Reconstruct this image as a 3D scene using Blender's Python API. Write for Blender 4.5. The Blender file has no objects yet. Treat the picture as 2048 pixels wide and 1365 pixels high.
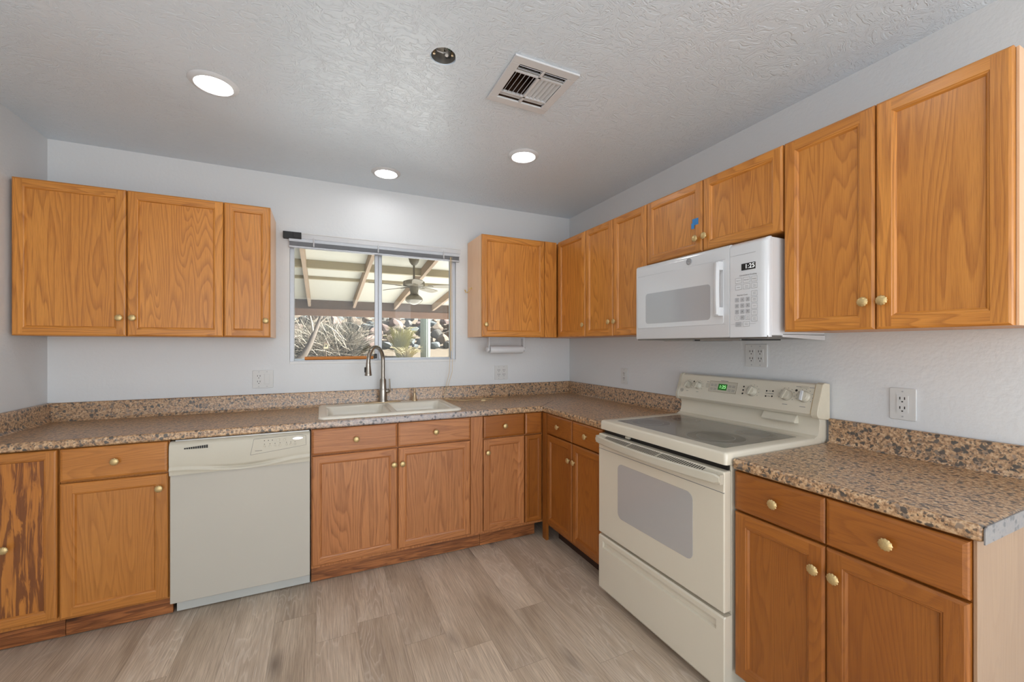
import bpy, bmesh, math, random
from mathutils import Vector, Matrix
PI = math.pi
S = bpy.context.scene
COL = S.collection
random.seed(7)

# ------------------------------------------------------------------ camera
cam_d = bpy.data.cameras.new('camera'); cam = bpy.data.objects.new('camera', cam_d); COL.objects.link(cam)
cam_d.sensor_fit = 'HORIZONTAL'; cam_d.sensor_width = 36.0
cam_d.lens = 819.8 * 36.0 / 2048.0
cam_d.shift_y = (691.6 - 682.5) / 2048.0
cam_d.clip_start = 0.02; cam_d.clip_end = 200
cam.location = (-2.0267, -3.1332, 1.3366)
cam.rotation_euler = (PI/2, 0, -0.4348)
S.camera = cam
# ------------------------------------------------------------------ look
S.view_settings.view_transform = 'Standard'; S.view_settings.look = 'None'
S.view_settings.gamma = 1.0; S.view_settings.exposure = -0.09; S.view_settings.use_curve_mapping = False
S.cycles.use_denoising = True
S.cycles.max_bounces = 10; S.cycles.diffuse_bounces = 5; S.cycles.glossy_bounces = 4
S.cycles.transparent_max_bounces = 12; S.cycles.sample_clamp_indirect = 6.0
# ------------------------------------------------------------------ sky, sun, added fill lamps
W = bpy.data.worlds.new('sky'); S.world = W; W.use_nodes = True
wn = W.node_tree.nodes; wl = W.node_tree.links
sky = wn.new('ShaderNodeTexSky'); sky.sky_type = 'NISHITA'; sky.sun_disc = False
sky.sun_elevation = math.radians(38); sky.sun_rotation = math.radians(95)
hs_ = wn.new('ShaderNodeHueSaturation'); hs_.inputs['Saturation'].default_value = 0.35; wl.new(sky.outputs[0], hs_.inputs['Color'])
wl.new(hs_.outputs[0], wn['Background'].inputs[0]); wn['Background'].inputs[1].default_value = 0.20
sun_d = bpy.data.lights.new('sun', 'SUN'); sun = bpy.data.objects.new('sun', sun_d); COL.objects.link(sun)
sun_d.energy = 24.0; sun_d.angle = math.radians(0.6); sun_d.color = (1, 0.965, 0.91)
sun.rotation_euler = Vector((-0.80, 0.13, -0.54)).to_track_quat('-Z', 'Y').to_euler()

def area(name, loc, tgt, sx, sy, power, col=(1, 1, 1)):
    d = bpy.data.lights.new(name, 'AREA'); o = bpy.data.objects.new(name, d); COL.objects.link(o)
    d.shape = 'RECTANGLE'; d.size = sx; d.size_y = sy; d.energy = power; d.color = col
    o.location = loc; o.rotation_euler = (Vector(tgt) - Vector(loc)).to_track_quat('-Z', 'Y').to_euler()
    return o
# unseen fill lamps added behind the camera to brighten walls and cabinets
FILL_TINT = (0.925, 1.0, 1.075)
area('fill_lamp_rear', (-1.35, -6.42, 1.25), (-1.75, 0, 1.35), 2.4, 2.2, 66, FILL_TINT)
area('fill_lamp_left', (-3.34, -4.7, 1.35), (-1.0, -3.0, 2.0), 2.4, 2.0, 26, FILL_TINT)
area('fill_lamp_right', (-0.06, -4.9, 1.45), (-3.4, -2.6, 1.7), 2.0, 1.5, 34, FILL_TINT)

# ------------------------------------------------------------------ helpers
def lin(c):
    return tuple(((v/255)/12.92 if v/255 <= 0.04045 else ((v/255+0.055)/1.055)**2.4) for v in c)
def link(o, parent=None):
    COL.objects.link(o)
    if parent: o.parent = parent
    return o

class MB:
    """collects shapes; build() links them as one mesh object"""
    def __init__(s):
        s.bm = bmesh.new(); s.var = s.bm.faces.layers.float.new('var'); s.dir = s.bm.faces.layers.float.new('gdir')
    def face(s, pts, m=0, var=0.0, gd=0.0):
        f = s.bm.faces.new([s.bm.verts.new(p) for p in pts]); f.material_index = m; f[s.var] = var; f[s.dir] = gd
        return f
    def box(s, x0, x1, y0, y1, z0, z1, m=0, var=0.0, gd=0.0, mat=None):
        x0, x1 = min(x0, x1), max(x0, x1); y0, y1 = min(y0, y1), max(y0, y1); z0, z1 = min(z0, z1), max(z0, z1)
        c = [(x, y, z) for x in (x0, x1) for y in (y0, y1) for z in (z0, z1)]
        if mat: c = [tuple(mat @ Vector(p)) for p in c]
        v = [s.bm.verts.new(p) for p in c]
        for q in ((0,1,3,2),(4,6,7,5),(0,4,5,1),(2,3,7,6),(0,2,6,4),(1,5,7,3)):
            f = s.bm.faces.new([v[i] for i in q]); f.material_index = m; f[s.var] = var; f[s.dir] = gd
    def rings(s, rings, m=0, cap0=True, cap1=True, closed=True, var=0, gd=0):
        V = [[s.bm.verts.new(p) for p in r] for r in rings]
        n = len(V[0])
        for a, b in zip(V, V[1:]):
            for i in range(n if closed else n-1):
                j = (i+1) % n
                f = s.bm.faces.new((a[i], a[j], b[j], b[i])); f.material_index = m; f[s.var] = var; f[s.dir] = gd
        if cap0: f = s.bm.faces.new(V[0][::-1]); f.material_index = m; f[s.var] = var; f[s.dir] = gd
        if cap1: f = s.bm.faces.new(V[-1]); f.material_index = m; f[s.var] = var; f[s.dir] = gd
    def lathe(s, prof, c=(0,0,0), axis='z', n=24, m=0, cap0=True, cap1=True, mod=None):
        R = []
        for r, h in prof:
            ring = []
            for i in range(n):
                a = 2*PI*i/n; k = r*(mod(a) if mod else 1)
                u, v = k*math.cos(a), k*math.sin(a)
                p = {'z': (u, v, h), 'y': (u, h, -v), 'x': (h, u, v)}[axis]
                ring.append((c[0]+p[0], c[1]+p[1], c[2]+p[2]))
            R.append(ring)
        s.rings(R, m, cap0, cap1)
    def cyl(s, c, r, h, axis='z', n=20, m=0):
        s.lathe([(r, 0), (r, h)], c, axis, n, m)
    def tube(s, pts, r, n=10, m=0, cap=True):
        pts = [Vector(p) for p in pts]; R = []; up = None
        for i, p in enumerate(pts):
            t = (pts[min(i+1, len(pts)-1)] - pts[max(i-1, 0)]).normalized()
            if up is None: up = Vector((0,0,1)) if abs(t.z) < .9 else Vector((0,1,0))
            b = t.cross(up)
            if b.length < 1e-6: b = t.cross(Vector((1,0,0)))
            b.normalize(); up = b.cross(t).normalized()
            rr = r[i] if isinstance(r, (list, tuple)) else r
            R.append([p + rr*(math.cos(2*PI*k/n)*b + math.sin(2*PI*k/n)*up) for k in range(n)])
        s.rings(R, m, cap, cap)
    def prism(s, poly, axis, a, b, m=0, var=0, gd=0):
        """poly: 2D points; extruded along axis from a to b"""
        f = {'x': lambda u, v, h: (h, u, v), 'y': lambda u, v, h: (u, h, v), 'z': lambda u, v, h: (u, v, h)}[axis]
        s.rings([[f(u, v, a) for u, v in poly], [f(u, v, b) for u, v in poly]], m, var=var, gd=gd)
    def rrect(s, x0, x1, z0, z1, y0, y1, r, m=0, n=5):
        """rounded plate in the xz plane between depths y0 and y1"""
        P = []
        for cx, cz, a0 in ((x1-r, z1-r, 0), (x0+r, z1-r, PI/2), (x0+r, z0+r, PI), (x1-r, z0+r, 1.5*PI)):
            for i in range(n+1):
                a = a0 + PI/2*i/n; P.append((cx+r*math.cos(a), cz+r*math.sin(a)))
        s.prism(P, 'y', y0, y1, m)
    def add_mesh(s, me, f, m=0):
        V = [s.bm.verts.new(f(v.co)) for v in me.vertices]
        for p in me.polygons:
            try:
                q = s.bm.faces.new([V[i] for i in p.vertices]); q.material_index = m
            except ValueError: pass
    def build(s, name, mats, parent=None, bevel=0, seg=2, smooth=40, recalc=True):
        if recalc: bmesh.ops.recalc_face_normals(s.bm, faces=s.bm.faces)
        me = bpy.data.meshes.new(name); s.bm.to_mesh(me); s.bm.free()
        for m in (mats if isinstance(mats, (list, tuple)) else [mats]): me.materials.append(m)
        if smooth:
            me.polygons.foreach_set('use_smooth', [True]*len(me.polygons))
            me.set_sharp_from_angle(angle=math.radians(smooth))
        o = link(bpy.data.objects.new(name, me), parent)
        if bevel:
            md = o.modifiers.new('bevel', 'BEVEL'); md.width = bevel; md.segments = seg
            md.limit_method = 'ANGLE'; md.angle_limit = math.radians(50); md.harden_normals = True
        return o

def tag(o, label, cat, group=None, kind=None):
    o['label'] = label; o['category'] = cat
    if group: o['group'] = group
    if kind: o['kind'] = kind
    return o
def thing(name, label, cat, loc=(0,0,0), rz=0, group=None):
    o = link(bpy.data.objects.new(name, None)); o.location = loc; o.rotation_euler = (0, 0, rz)
    o.empty_display_size = .05
    return tag(o, label, cat, group)
def struct(o):
    o['kind'] = 'structure'; return o
def text_mesh(body, size, align='CENTER'):
    cu = bpy.data.curves.new('lettering', 'FONT'); cu.body = body; cu.size = size; cu.align_x = align; cu.align_y = 'CENTER'
    cu.resolution_u = 3
    ob = bpy.data.objects.new('lettering', cu); COL.objects.link(ob)
    dg = bpy.context.evaluated_depsgraph_get(); me = bpy.data.meshes.new_from_object(ob.evaluated_get(dg))
    bpy.data.objects.remove(ob); bpy.data.curves.remove(cu)
    return me

# ------------------------------------------------------------------ materials
def mat(name):
    m = bpy.data.materials.new(name); m.use_nodes = True
    return m, m.node_tree.nodes, m.node_tree.links, m.node_tree.nodes['Principled BSDF']
def plain(name, col, rough=.5, metal=0, coat=0, emit=None, es=0, noise=0, nscale=30, bump=0, bscale=200, spec=.5):
    m, n, l, b = mat(name)
    c = (*lin(col), 1)
    b.inputs['Base Color'].default_value = c; b.inputs['Roughness'].default_value = rough; b.inputs['Metallic'].default_value = metal
    b.inputs['Coat Weight'].default_value = coat; b.inputs['Coat Roughness'].default_value = .08
    b.inputs['Specular IOR Level'].default_value = spec
    if emit: b.inputs['Emission Color'].default_value = (*lin(emit), 1); b.inputs['Emission Strength'].default_value = es
    tc = n.new('ShaderNodeTexCoord')
    if noise:
        t = n.new('ShaderNodeTexNoise'); t.inputs['Scale'].default_value = nscale; t.inputs['Detail'].default_value = 4
        l.new(tc.outputs['Object'], t.inputs[0])
        mx = n.new('ShaderNodeMix'); mx.data_type = 'RGBA'
        l.new(t.outputs[0], mx.inputs['Factor'])
        mx.inputs['A'].default_value = tuple(v*(1-noise) for v in c[:3])+(1,); mx.inputs['B'].default_value = tuple(min(1, v*(1+noise)) for v in c[:3])+(1,)
        l.new(mx.outputs['Result'], b.inputs['Base Color'])
    if bump:
        t = n.new('ShaderNodeTexNoise'); t.inputs['Scale'].default_value = bscale; t.inputs['Detail'].default_value = 3
        l.new(tc.outputs['Object'], t.inputs[0])
        bp = n.new('ShaderNodeBump'); bp.inputs['Strength'].default_value = bump; bp.inputs['Distance'].default_value = .004
        l.new(t.outputs[0], bp.inputs['Height']); l.new(bp.outputs[0], b.inputs['Normal'])
    return m
def math_(n, l, op, a, b=None, c=None):
    x = n.new('ShaderNodeMath'); x.operation = op
    for i, v in enumerate((a, b, c)):
        if v is None: continue
        if isinstance(v, (int, float)): x.inputs[i].default_value = v
        else: l.new(v, x.inputs[i])
    return x.outputs[0]
def ramp(n, l, f, stops, interp='LINEAR'):
    r = n.new('ShaderNodeValToRGB'); r.color_ramp.interpolation = interp
    e = r.color_ramp.elements
    while len(e) < len(stops): e.new(.5)
    for i, (p, c) in enumerate(stops):
        e[i].position = p; e[i].color = (*(c if isinstance(c, tuple) else (c, c, c)), 1)
    l.new(f, r.inputs[0]); return r.outputs[0]
def mixc(n, l, f, a, b, blend='MIX'):
    x = n.new('ShaderNodeMix'); x.data_type = 'RGBA'; x.blend_type = blend
    for k, v in (('Factor', f), ('A', a), ('B', b)):
        if isinstance(v, (int, float)): x.inputs[k].default_value = v
        elif isinstance(v, tuple): x.inputs[k].default_value = (*v, 1)
        else: l.new(v, x.inputs[k])
    return x.outputs['Result']
def noise(n, l, vec, scale, detail=3, rough=.5, dist=0):
    t = n.new('ShaderNodeTexNoise'); t.inputs['Scale'].default_value = scale; t.inputs['Detail'].default_value = detail
    t.inputs['Roughness'].default_value = rough; t.inputs['Distortion'].default_value = dist
    l.new(vec, t.inputs[0]); return t.outputs[0]
def vmap(n, l, vec, scale=(1,1,1), loc=(0,0,0)):
    x = n.new('ShaderNodeMapping'); x.inputs['Scale'].default_value = scale; x.inputs['Location'].default_value = loc
    l.new(vec, x.inputs[0]); return x.outputs[0]

def oak(name, light, mid, dark, bands=.70, rough=.36, tone=.16, freq=26, xs=7.0, zs=.62, knots=0, stain=0):
    """lacquered wood; grain runs along z (or along x where gdir = 1)"""
    m, n, l, b = mat(name)
    tc = n.new('ShaderNodeTexCoord'); oi = n.new('ShaderNodeObjectInfo')
    av = n.new('ShaderNodeAttribute'); av.attribute_name = 'var'
    ad = n.new('ShaderNodeAttribute'); ad.attribute_name = 'gdir'
    sep = n.new('ShaderNodeSeparateXYZ'); l.new(tc.outputs['Object'], sep.inputs[0])
    sw = n.new('ShaderNodeCombineXYZ'); l.new(sep.outputs[2], sw.inputs[0]); l.new(sep.outputs[1], sw.inputs[1]); l.new(sep.outputs[0], sw.inputs[2])
    mv = n.new('ShaderNodeMix'); mv.data_type = 'VECTOR'
    l.new(ad.outputs['Fac'], mv.inputs['Factor']); l.new(tc.outputs['Object'], mv.inputs['A']); l.new(sw.outputs[0], mv.inputs['B'])
    off = math_(n, l, 'ADD', math_(n, l, 'MULTIPLY', av.outputs['Fac'], 7.3), math_(n, l, 'MULTIPLY', oi.outputs['Random'], 23.0))
    cb = n.new('ShaderNodeCombineXYZ')
    for i in range(3): l.new(off, cb.inputs[i])
    va = n.new('ShaderNodeVectorMath'); va.operation = 'ADD'; l.new(mv.outputs['Result'], va.inputs[0]); l.new(cb.outputs[0], va.inputs[1])
    P = va.outputs[0]
    n1 = noise(n, l, vmap(n, l, P, (xs, xs, zs)), 1.0, 2.0, .45, .25)
    jig = noise(n, l, vmap(n, l, P, (60, 60, 6)), 1.0, 2)
    ph = math_(n, l, 'ADD', math_(n, l, 'MULTIPLY', n1, freq), math_(n, l, 'MULTIPLY', jig, .35))
    fr = math_(n, l, 'FRACT', ph)
    ring = ramp(n, l, fr, [(0, 1.0), (.12, .75), (.5, .12), (.88, .0), (1, .9)])
    pores = ramp(n, l, noise(n, l, vmap(n, l, P, (520, 520, 11)), 1.0, 2, .6), [(.44, 0.0), (.68, 1.0)])
    big = noise(n, l, vmap(n, l, P, (5, 5, 1.2)), 1.0, 2)
    base = mixc(n, l, ramp(n, l, big, [(.3, 0.0), (.7, 1.0)]), mid, light)
    tn = n.new('ShaderNodeHueSaturation')
    wob = math_(n, l, 'FRACT', math_(n, l, 'ADD', math_(n, l, 'MULTIPLY', av.outputs['Fac'], 3.17), math_(n, l, 'MULTIPLY', oi.outputs['Random'], 5.1)))
    l.new(math_(n, l, 'ADD', 1 - tone/2, math_(n, l, 'MULTIPLY', wob, tone)), tn.inputs['Value'])
    l.new(base, tn.inputs['Color'])
    f = math_(n, l, 'MULTIPLY', math_(n, l, 'ADD', math_(n, l, 'MULTIPLY', ring, .75), math_(n, l, 'MULTIPLY', pores, .55)), bands)
    col = mixc(n, l, f, tn.outputs[0], dark)
    if knots:
        vo = n.new('ShaderNodeTexVoronoi'); vo.inputs['Scale'].default_value = 1.0
        l.new(vmap(n, l, P, (7, 7, 2.6)), vo.inputs['Vector'])
        k = ramp(n, l, vo.outputs['Distance'], [(.05, 1.0), (.12, .35), (.22, 0.0)])
        col = mixc(n, l, math_(n, l, 'MULTIPLY', k, knots), col, tuple(v*.25 for v in dark))
    if stain:
        s_ = ramp(n, l, noise(n, l, vmap(n, l, P, (50, 50, 4.2)), 1.0, 4, .62, .9), [(.46, 0.0), (.54, 1.0)])
        col = mixc(n, l, math_(n, l, 'MULTIPLY', s_, stain), col, tuple(v*.55 for v in dark))
    l.new(col, b.inputs['Base Color']); b.inputs['Roughness'].default_value = rough
    b.inputs['Coat Weight'].default_value = .12; b.inputs['Coat Roughness'].default_value = .25
    bp = n.new('ShaderNodeBump'); bp.inputs['Strength'].default_value = .12; bp.inputs['Distance'].default_value = .001
    l.new(math_(n, l, 'MULTIPLY', pores, -1.0), bp.inputs['Height']); l.new(bp.outputs[0], b.inputs['Normal'])
    return m

OAK = oak('honey_oak', (.66, .275, .050), (.58, .225, .036), (.31, .098, .014))
OAKB = oak('redder_oak_base', (.53, .215, .072), (.45, .17, .052), (.24, .075, .022))  # oak toned redder and darker than the wall cabinets
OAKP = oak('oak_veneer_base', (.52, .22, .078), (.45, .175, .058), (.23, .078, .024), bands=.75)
OAKN = oak('honey_oak_base', (.37, .125, .018), (.31, .095, .012), (.16, .043, .006), bands=.45)  # darkest oak tone, for right-hand base fronts and corner drawers
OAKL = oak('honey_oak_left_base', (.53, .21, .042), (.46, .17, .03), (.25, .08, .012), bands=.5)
PLY = oak('figured_plywood', (.58, .23, .04), (.50, .18, .03), (.23, .065, .02), bands=.35, freq=9, xs=12, zs=1.5, stain=.8)
LAM = oak('pale_wood_laminate', (.41, .265, .158), (.365, .23, .136), (.28, .165, .09), bands=.35, tone=.06)
LAM_LIT = oak('side_laminate_lit', (.86, .54, .32), (.80, .49, .28), (.64, .37, .19), bands=.3, tone=.05)  # same laminate brightened: falling light and gloss put into the colour
PINE = oak('stained_pine_board', (.46, .17, .05), (.34, .11, .033), (.14, .04, .012), bands=.8, freq=16, xs=14, zs=.7, knots=.9, stain=.45)
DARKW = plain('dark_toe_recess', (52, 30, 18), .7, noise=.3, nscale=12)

def wall_mat(name, col, bump, scale, rough=.55):
    m, n, l, b = mat(name); tc = n.new('ShaderNodeTexCoord')
    b.inputs['Base Color'].default_value = (*col, 1); b.inputs['Roughness'].default_value = rough; b.inputs['Specular IOR Level'].default_value = .4
    a = noise(n, l, tc.outputs['Object'], scale, 3, .55)
    bp = n.new('ShaderNodeBump'); bp.inputs['Strength'].default_value = bump; bp.inputs['Distance'].default_value = .004
    l.new(a, bp.inputs['Height']); l.new(bp.outputs[0], b.inputs['Normal'])
    return m
WALL = wall_mat('painted_wall', (.695, .71, .72), .35, 55)
def ceiling_mat():
    m, n, l, b = mat('knockdown_ceiling'); tc = n.new('ShaderNodeTexCoord'); P = tc.outputs['Object']
    b.inputs['Base Color'].default_value = (.70, .785, .865, 1); b.inputs['Roughness'].default_value = .30; b.inputs['Specular IOR Level'].default_value = .9
    big = noise(n, l, P, 2.2, 2, .5)
    w = noise(n, l, P, 9, 2, .5)
    vw = n.new('ShaderNodeVectorMath'); vw.operation = 'MULTIPLY_ADD'
    cw = n.new('ShaderNodeCombineXYZ'); l.new(w, cw.inputs[0]); l.new(big, cw.inputs[1])
    l.new(cw.outputs[0], vw.inputs[0]); vw.inputs[1].default_value = (.35, .35, .35); l.new(P, vw.inputs[2])
    a = noise(n, l, vw.outputs[0], 33, 3.5, .55, .9)
    fl = ramp(n, l, a, [(.40, 0.0), (.455, .9), (.52, 1.0), (.575, 1.0), (.61, .15)])
    fine = noise(n, l, P, 140, 2)
    h = math_(n, l, 'ADD', math_(n, l, 'MULTIPLY', fl, .8), math_(n, l, 'MULTIPLY', fine, .15))
    bp = n.new('ShaderNodeBump'); bp.inputs['Strength'].default_value = .46; bp.inputs['Distance'].default_value = .005
    l.new(h, bp.inputs['Height']); l.new(bp.outputs[0], b.inputs['Normal'])
    return m
CEIL = ceiling_mat()

def floor_mat():
    m, n, l, b = mat('taupe_oak_planks'); tc = n.new('ShaderNodeTexCoord'); P = tc.outputs['Object']
    sep = n.new('ShaderNodeSeparateXYZ'); l.new(P, sep.inputs[0])
    pw, pl = .181, 1.22
    col = math_(n, l, 'DIVIDE', math_(n, l, 'ADD', sep.outputs[0], .06), pw); ci = math_(n, l, 'FLOOR', col)
    stag = math_(n, l, 'FRACT', math_(n, l, 'MULTIPLY', math_(n, l, 'SINE', math_(n, l, 'MULTIPLY', ci, 12.99)), 437.5))
    row = math_(n, l, 'ADD', math_(n, l, 'DIVIDE', sep.outputs[1], pl), stag); ri = math_(n, l, 'FLOOR', row)
    cc = n.new('ShaderNodeCombineXYZ'); l.new(ci, cc.inputs[0]); l.new(ri, cc.inputs[1])
    wn_ = n.new('ShaderNodeTexWhiteNoise'); wn_.noise_dimensions = '3D'; l.new(cc.outputs[0], wn_.inputs[0])
    rv = wn_.outputs['Value']
    sc = n.new('ShaderNodeVectorMath'); sc.operation = 'MULTIPLY_ADD'; l.new(wn_.outputs['Color'], sc.inputs[0]); sc.inputs[1].default_value = (31, 17, 11); l.new(P, sc.inputs[2])
    Q = sc.outputs[0]
    n1 = noise(n, l, vmap(n, l, Q, (7.5, 1.35, 1)), 1.0, 2.5, .5, .45)
    jig = noise(n, l, vmap(n, l, Q, (90, 9, 1)), 1.0, 2)
    fr = math_(n, l, 'FRACT', math_(n, l, 'ADD', math_(n, l, 'MULTIPLY', n1, 17), math_(n, l, 'MULTIPLY', jig, .5)))
    ring = ramp(n, l, fr, [(0, .85), (.10, .2), (.5, .12), (.86, .5), (.93, 1.0), (1, .85)])
    fine = noise(n, l, vmap(n, l, Q, (330, 7, 1)), 1.0, 3, .65)
    big = noise(n, l, vmap(n, l, Q, (9, 1.6, 1)), 1.0, 3, .55, .3)
    base = mixc(n, l, ramp(n, l, big, [(.32, 0.0), (.66, 1.0)]), (.46, .355, .255), (.70, .575, .44))
    c1 = mixc(n, l, math_(n, l, 'MULTIPLY', ramp(n, l, fine, [(.35, 1.0), (.62, 0.0)]), .6), base, (.25, .185, .14))
    msk = ramp(n, l, noise(n, l, vmap(n, l, Q, (5, 1.1, 1)), 1.0, 1), [(.47, 0.0), (.6, 1.0)])
    c2 = mixc(n, l, math_(n, l, 'MULTIPLY', math_(n, l, 'MULTIPLY', ring, msk), .5), c1, (.74, .65, .55))
    vo = n.new('ShaderNodeTexVoronoi'); vo.inputs['Scale'].default_value = 1; l.new(vmap(n, l, Q, (5.2, 1.7, 1)), vo.inputs['Vector'])
    kn = ramp(n, l, vo.outputs['Distance'], [(.03, 1.0), (.11, .45), (.2, 0.0)])
    c2 = mixc(n, l, math_(n, l, 'MULTIPLY', kn, .75), c2, (.15, .11, .085))
    hs = n.new('ShaderNodeHueSaturation'); l.new(c2, hs.inputs['Color']); l.new(math_(n, l, 'ADD', .94, math_(n, l, 'MULTIPLY', rv, .12)), hs.inputs['Value'])
    # seams
    fx = math_(n, l, 'FRACT', col); fy = math_(n, l, 'FRACT', row)
    ex = math_(n, l, 'LESS_THAN', math_(n, l, 'MINIMUM', fx, math_(n, l, 'SUBTRACT', 1.0, fx)), .006)
    ey = math_(n, l, 'LESS_THAN', math_(n, l, 'MINIMUM', fy, math_(n, l, 'SUBTRACT', 1.0, fy)), .0009)
    e = math_(n, l, 'MAXIMUM', ex, ey)
    c3 = mixc(n, l, math_(n, l, 'MULTIPLY', e, .35), hs.outputs[0], (.10, .075, .06))
    l.new(c3, b.inputs['Base Color']); b.inputs['Roughness'].default_value = .46
    bp = n.new('ShaderNodeBump'); bp.inputs['Strength'].default_value = .15; bp.inputs['Distance'].default_value = .001
    l.new(fine, bp.inputs['Height']); l.new(bp.outputs[0], b.inputs['Normal'])
    return m
FLOOR = floor_mat()

def granite(name, grey=0.0, wear=False):
    m, n, l, b = mat(name); tc = n.new('ShaderNodeTexCoord'); P = tc.outputs['Object']
    a = noise(n, l, P, 95, 4, .6)
    base = ramp(n, l, a, [(.34, (.17, .098, .052)), (.46, (.40, .228, .112)), (.55, (.53, .335, .18)), (.7, (.68, .49, .30))])
    wv = n.new('ShaderNodeVectorMath'); wv.operation = 'MULTIPLY_ADD'
    nz = n.new('ShaderNodeTexNoise'); nz.inputs['Scale'].default_value = 60; l.new(P, nz.inputs[0])
    l.new(nz.outputs['Color'], wv.inputs[0]); wv.inputs[1].default_value = (.02, .02, .02); l.new(P, wv.inputs[2])
    vo = n.new('ShaderNodeTexVoronoi'); vo.inputs['Scale'].default_value = 60; l.new(wv.outputs[0], vo.inputs['Vector'])
    sp = n.new('ShaderNodeSeparateColor'); l.new(vo.outputs['Color'], sp.inputs[0])
    sel = ramp(n, l, sp.outputs[0], [(.30, 1.0), (.34, 0.0)])
    msk = ramp(n, l, vo.outputs['Distance'], [(.38, 1.0), (.55, 0.0)])
    c1 = mixc(n, l, math_(n, l, 'MULTIPLY', sel, msk), base, (.085, .068, .054))
    sel2 = ramp(n, l, sp.outputs[1], [(.15, 1.0), (.18, 0.0)])
    c2 = mixc(n, l, math_(n, l, 'MULTIPLY', math_(n, l, 'MULTIPLY', sel2, msk), .8), c1, (.27, .20, .145))
    v2 = n.new('ShaderNodeTexVoronoi'); v2.inputs['Scale'].default_value = 190; l.new(P, v2.inputs['Vector'])
    s2 = n.new('ShaderNodeSeparateColor'); l.new(v2.outputs['Color'], s2.inputs[0])
    c3 = mixc(n, l, ramp(n, l, s2.outputs[0], [(.12, .75), (.15, 0.0)]), c2, (.05, .042, .036))
    if grey:
        c3 = mixc(n, l, grey, c3, mixc(n, l, math_(n, l, 'MULTIPLY', sel, msk), (.225, .225, .23), (.12, .125, .13)))
    if wear:   # the rubbed strip of the front edge before the sink
        s3 = n.new('ShaderNodeSeparateXYZ'); l.new(P, s3.inputs[0])
        gx = ramp(n, l, math_(n, l, 'ADD', math_(n, l, 'MULTIPLY', s3.outputs[0], .4), math_(n, l, 'ADD', .9, math_(n, l, 'MULTIPLY', a, .12))), [(.08, 0.0), (.26, 1.0), (.44, 1.0), (.60, 0.0)])
        gy = math_(n, l, 'LESS_THAN', s3.outputs[1], -.629)
        gz = math_(n, l, 'MULTIPLY', gx, gy)
        c3 = mixc(n, l, math_(n, l, 'MULTIPLY', gz, .6), c3, mixc(n, l, math_(n, l, 'MULTIPLY', sel, msk), (.40, .41, .46), (.12, .12, .14)))
    l.new(c3, b.inputs['Base Color']); b.inputs['Roughness'].default_value = .33; b.inputs['Specular IOR Level'].default_value = 1.0
    return m
GRAN = granite('brown_granite_laminate', wear=True); GRANS = granite('brown_granite_splash'); GRANG = granite('grey_worn_laminate', .9)

BISQ = plain('bisque_enamel', (214, 206, 188), .28, coat=.3, noise=.03, nscale=4)
BISQD = plain('bisque_plastic', (196, 189, 172), .38, noise=.04, nscale=6)
YEL = plain('yellowed_plastic', (206, 196, 174), .45, noise=.08, nscale=14)
DWF = plain('dishwasher_front', (186, 180, 168), .33, noise=.02, nscale=3)
WHT = plain('white_gloss_plastic', (208, 210, 213), .16, coat=.5)
WHT2 = plain('white_satin_plastic', (210, 211, 213), .4)
PLATE = plain('outlet_plastic', (210, 210, 208), .4)
BLK = plain('black', (14, 13, 12), .5)
DKG = plain('dark_grey', (48, 46, 44), .5)
GRY = plain('grey_print', (120, 120, 122), .5)
LGRY = plain('pale_grey_key', (172, 173, 176), .4)
MWIN = plain('microwave_window', (166, 167, 170), .10, coat=.6)
OWIN = plain('oven_window', (176, 173, 170), .13, coat=.5)
GLASSTOP = plain('ceramic_cooktop', (112, 107, 100), .22, coat=.3, noise=.2, nscale=60)  # base grey lightened to carry the reflected wall in the colour
BURN = plain('cooktop_ring', (72, 68, 65), .2, coat=.3)
BURNR = plain('cooktop_print', (150, 145, 136), .3)
BRASS = plain('aged_brass', (206, 180, 128), .40, metal=.7, noise=.2, nscale=300)
GOLD = plain('polished_brass', (244, 212, 150), .25, metal=.55)
NICK = plain('brushed_nickel', (165, 158, 148), .27, metal=1)
BRNZ = plain('champagne_metal', (196, 172, 138), .34, metal=.7)
STEEL = plain('galvanised_steel', (176, 176, 174), .38, metal=.9, noise=.15, nscale=40)
ALU = plain('mill_aluminium', (182, 184, 188), .42, metal=.45, noise=.06, nscale=60)
ALUD = plain('grey_slats', (150, 150, 153), .4, metal=.5)
SINKM = plain('bisque_sink', (226, 220, 206), .22, coat=.4)
FRAMEW = plain('white_paint', (218, 218, 217), .45)
BLUE = plain('blue_tape', (54, 128, 190), .6)
CORD = plain('cream_cord', (214, 190, 146), .7)
STICK = plain('orange_wood_stick', (196, 122, 52), .5, noise=.15, nscale=40)
def emis(name, col, s):
    m, n, l, b = mat(name); b.inputs['Base Color'].default_value = (.8, .8, .8, 1)
    b.inputs['Emission Color'].default_value = (*col, 1); b.inputs['Emission Strength'].default_value = s
    return m
LAMP = emis('lamp_diffuser', (1, .99, .98), 34)
GREEN = emis('green_digits', (.25, 1, .2), 1.3); GREENB = plain('green_display', (22, 92, 24), .3, emit=(20, 120, 24), es=.25)
DIG = emis('white_digits', (1, 1, 1), .9)
def glass_mat():
    m, n, l, b = mat('window_glass'); n.remove(b)
    t = n.new('ShaderNodeBsdfTransparent'); t.inputs[0].default_value = (.95, .97, .965, 1)
    g = n.new('ShaderNodeBsdfGlossy'); g.inputs['Roughness'].default_value = .01
    fr = n.new('ShaderNodeFresnel'); fr.inputs[0].default_value = 1.24
    mx = n.new('ShaderNodeMixShader'); l.new(fr.outputs[0], mx.inputs[0]); l.new(t.outputs[0], mx.inputs[1]); l.new(g.outputs[0], mx.inputs[2])
    l.new(mx.outputs[0], n['Material Output'].inputs[0]); return m
GLASS = glass_mat()
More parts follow.
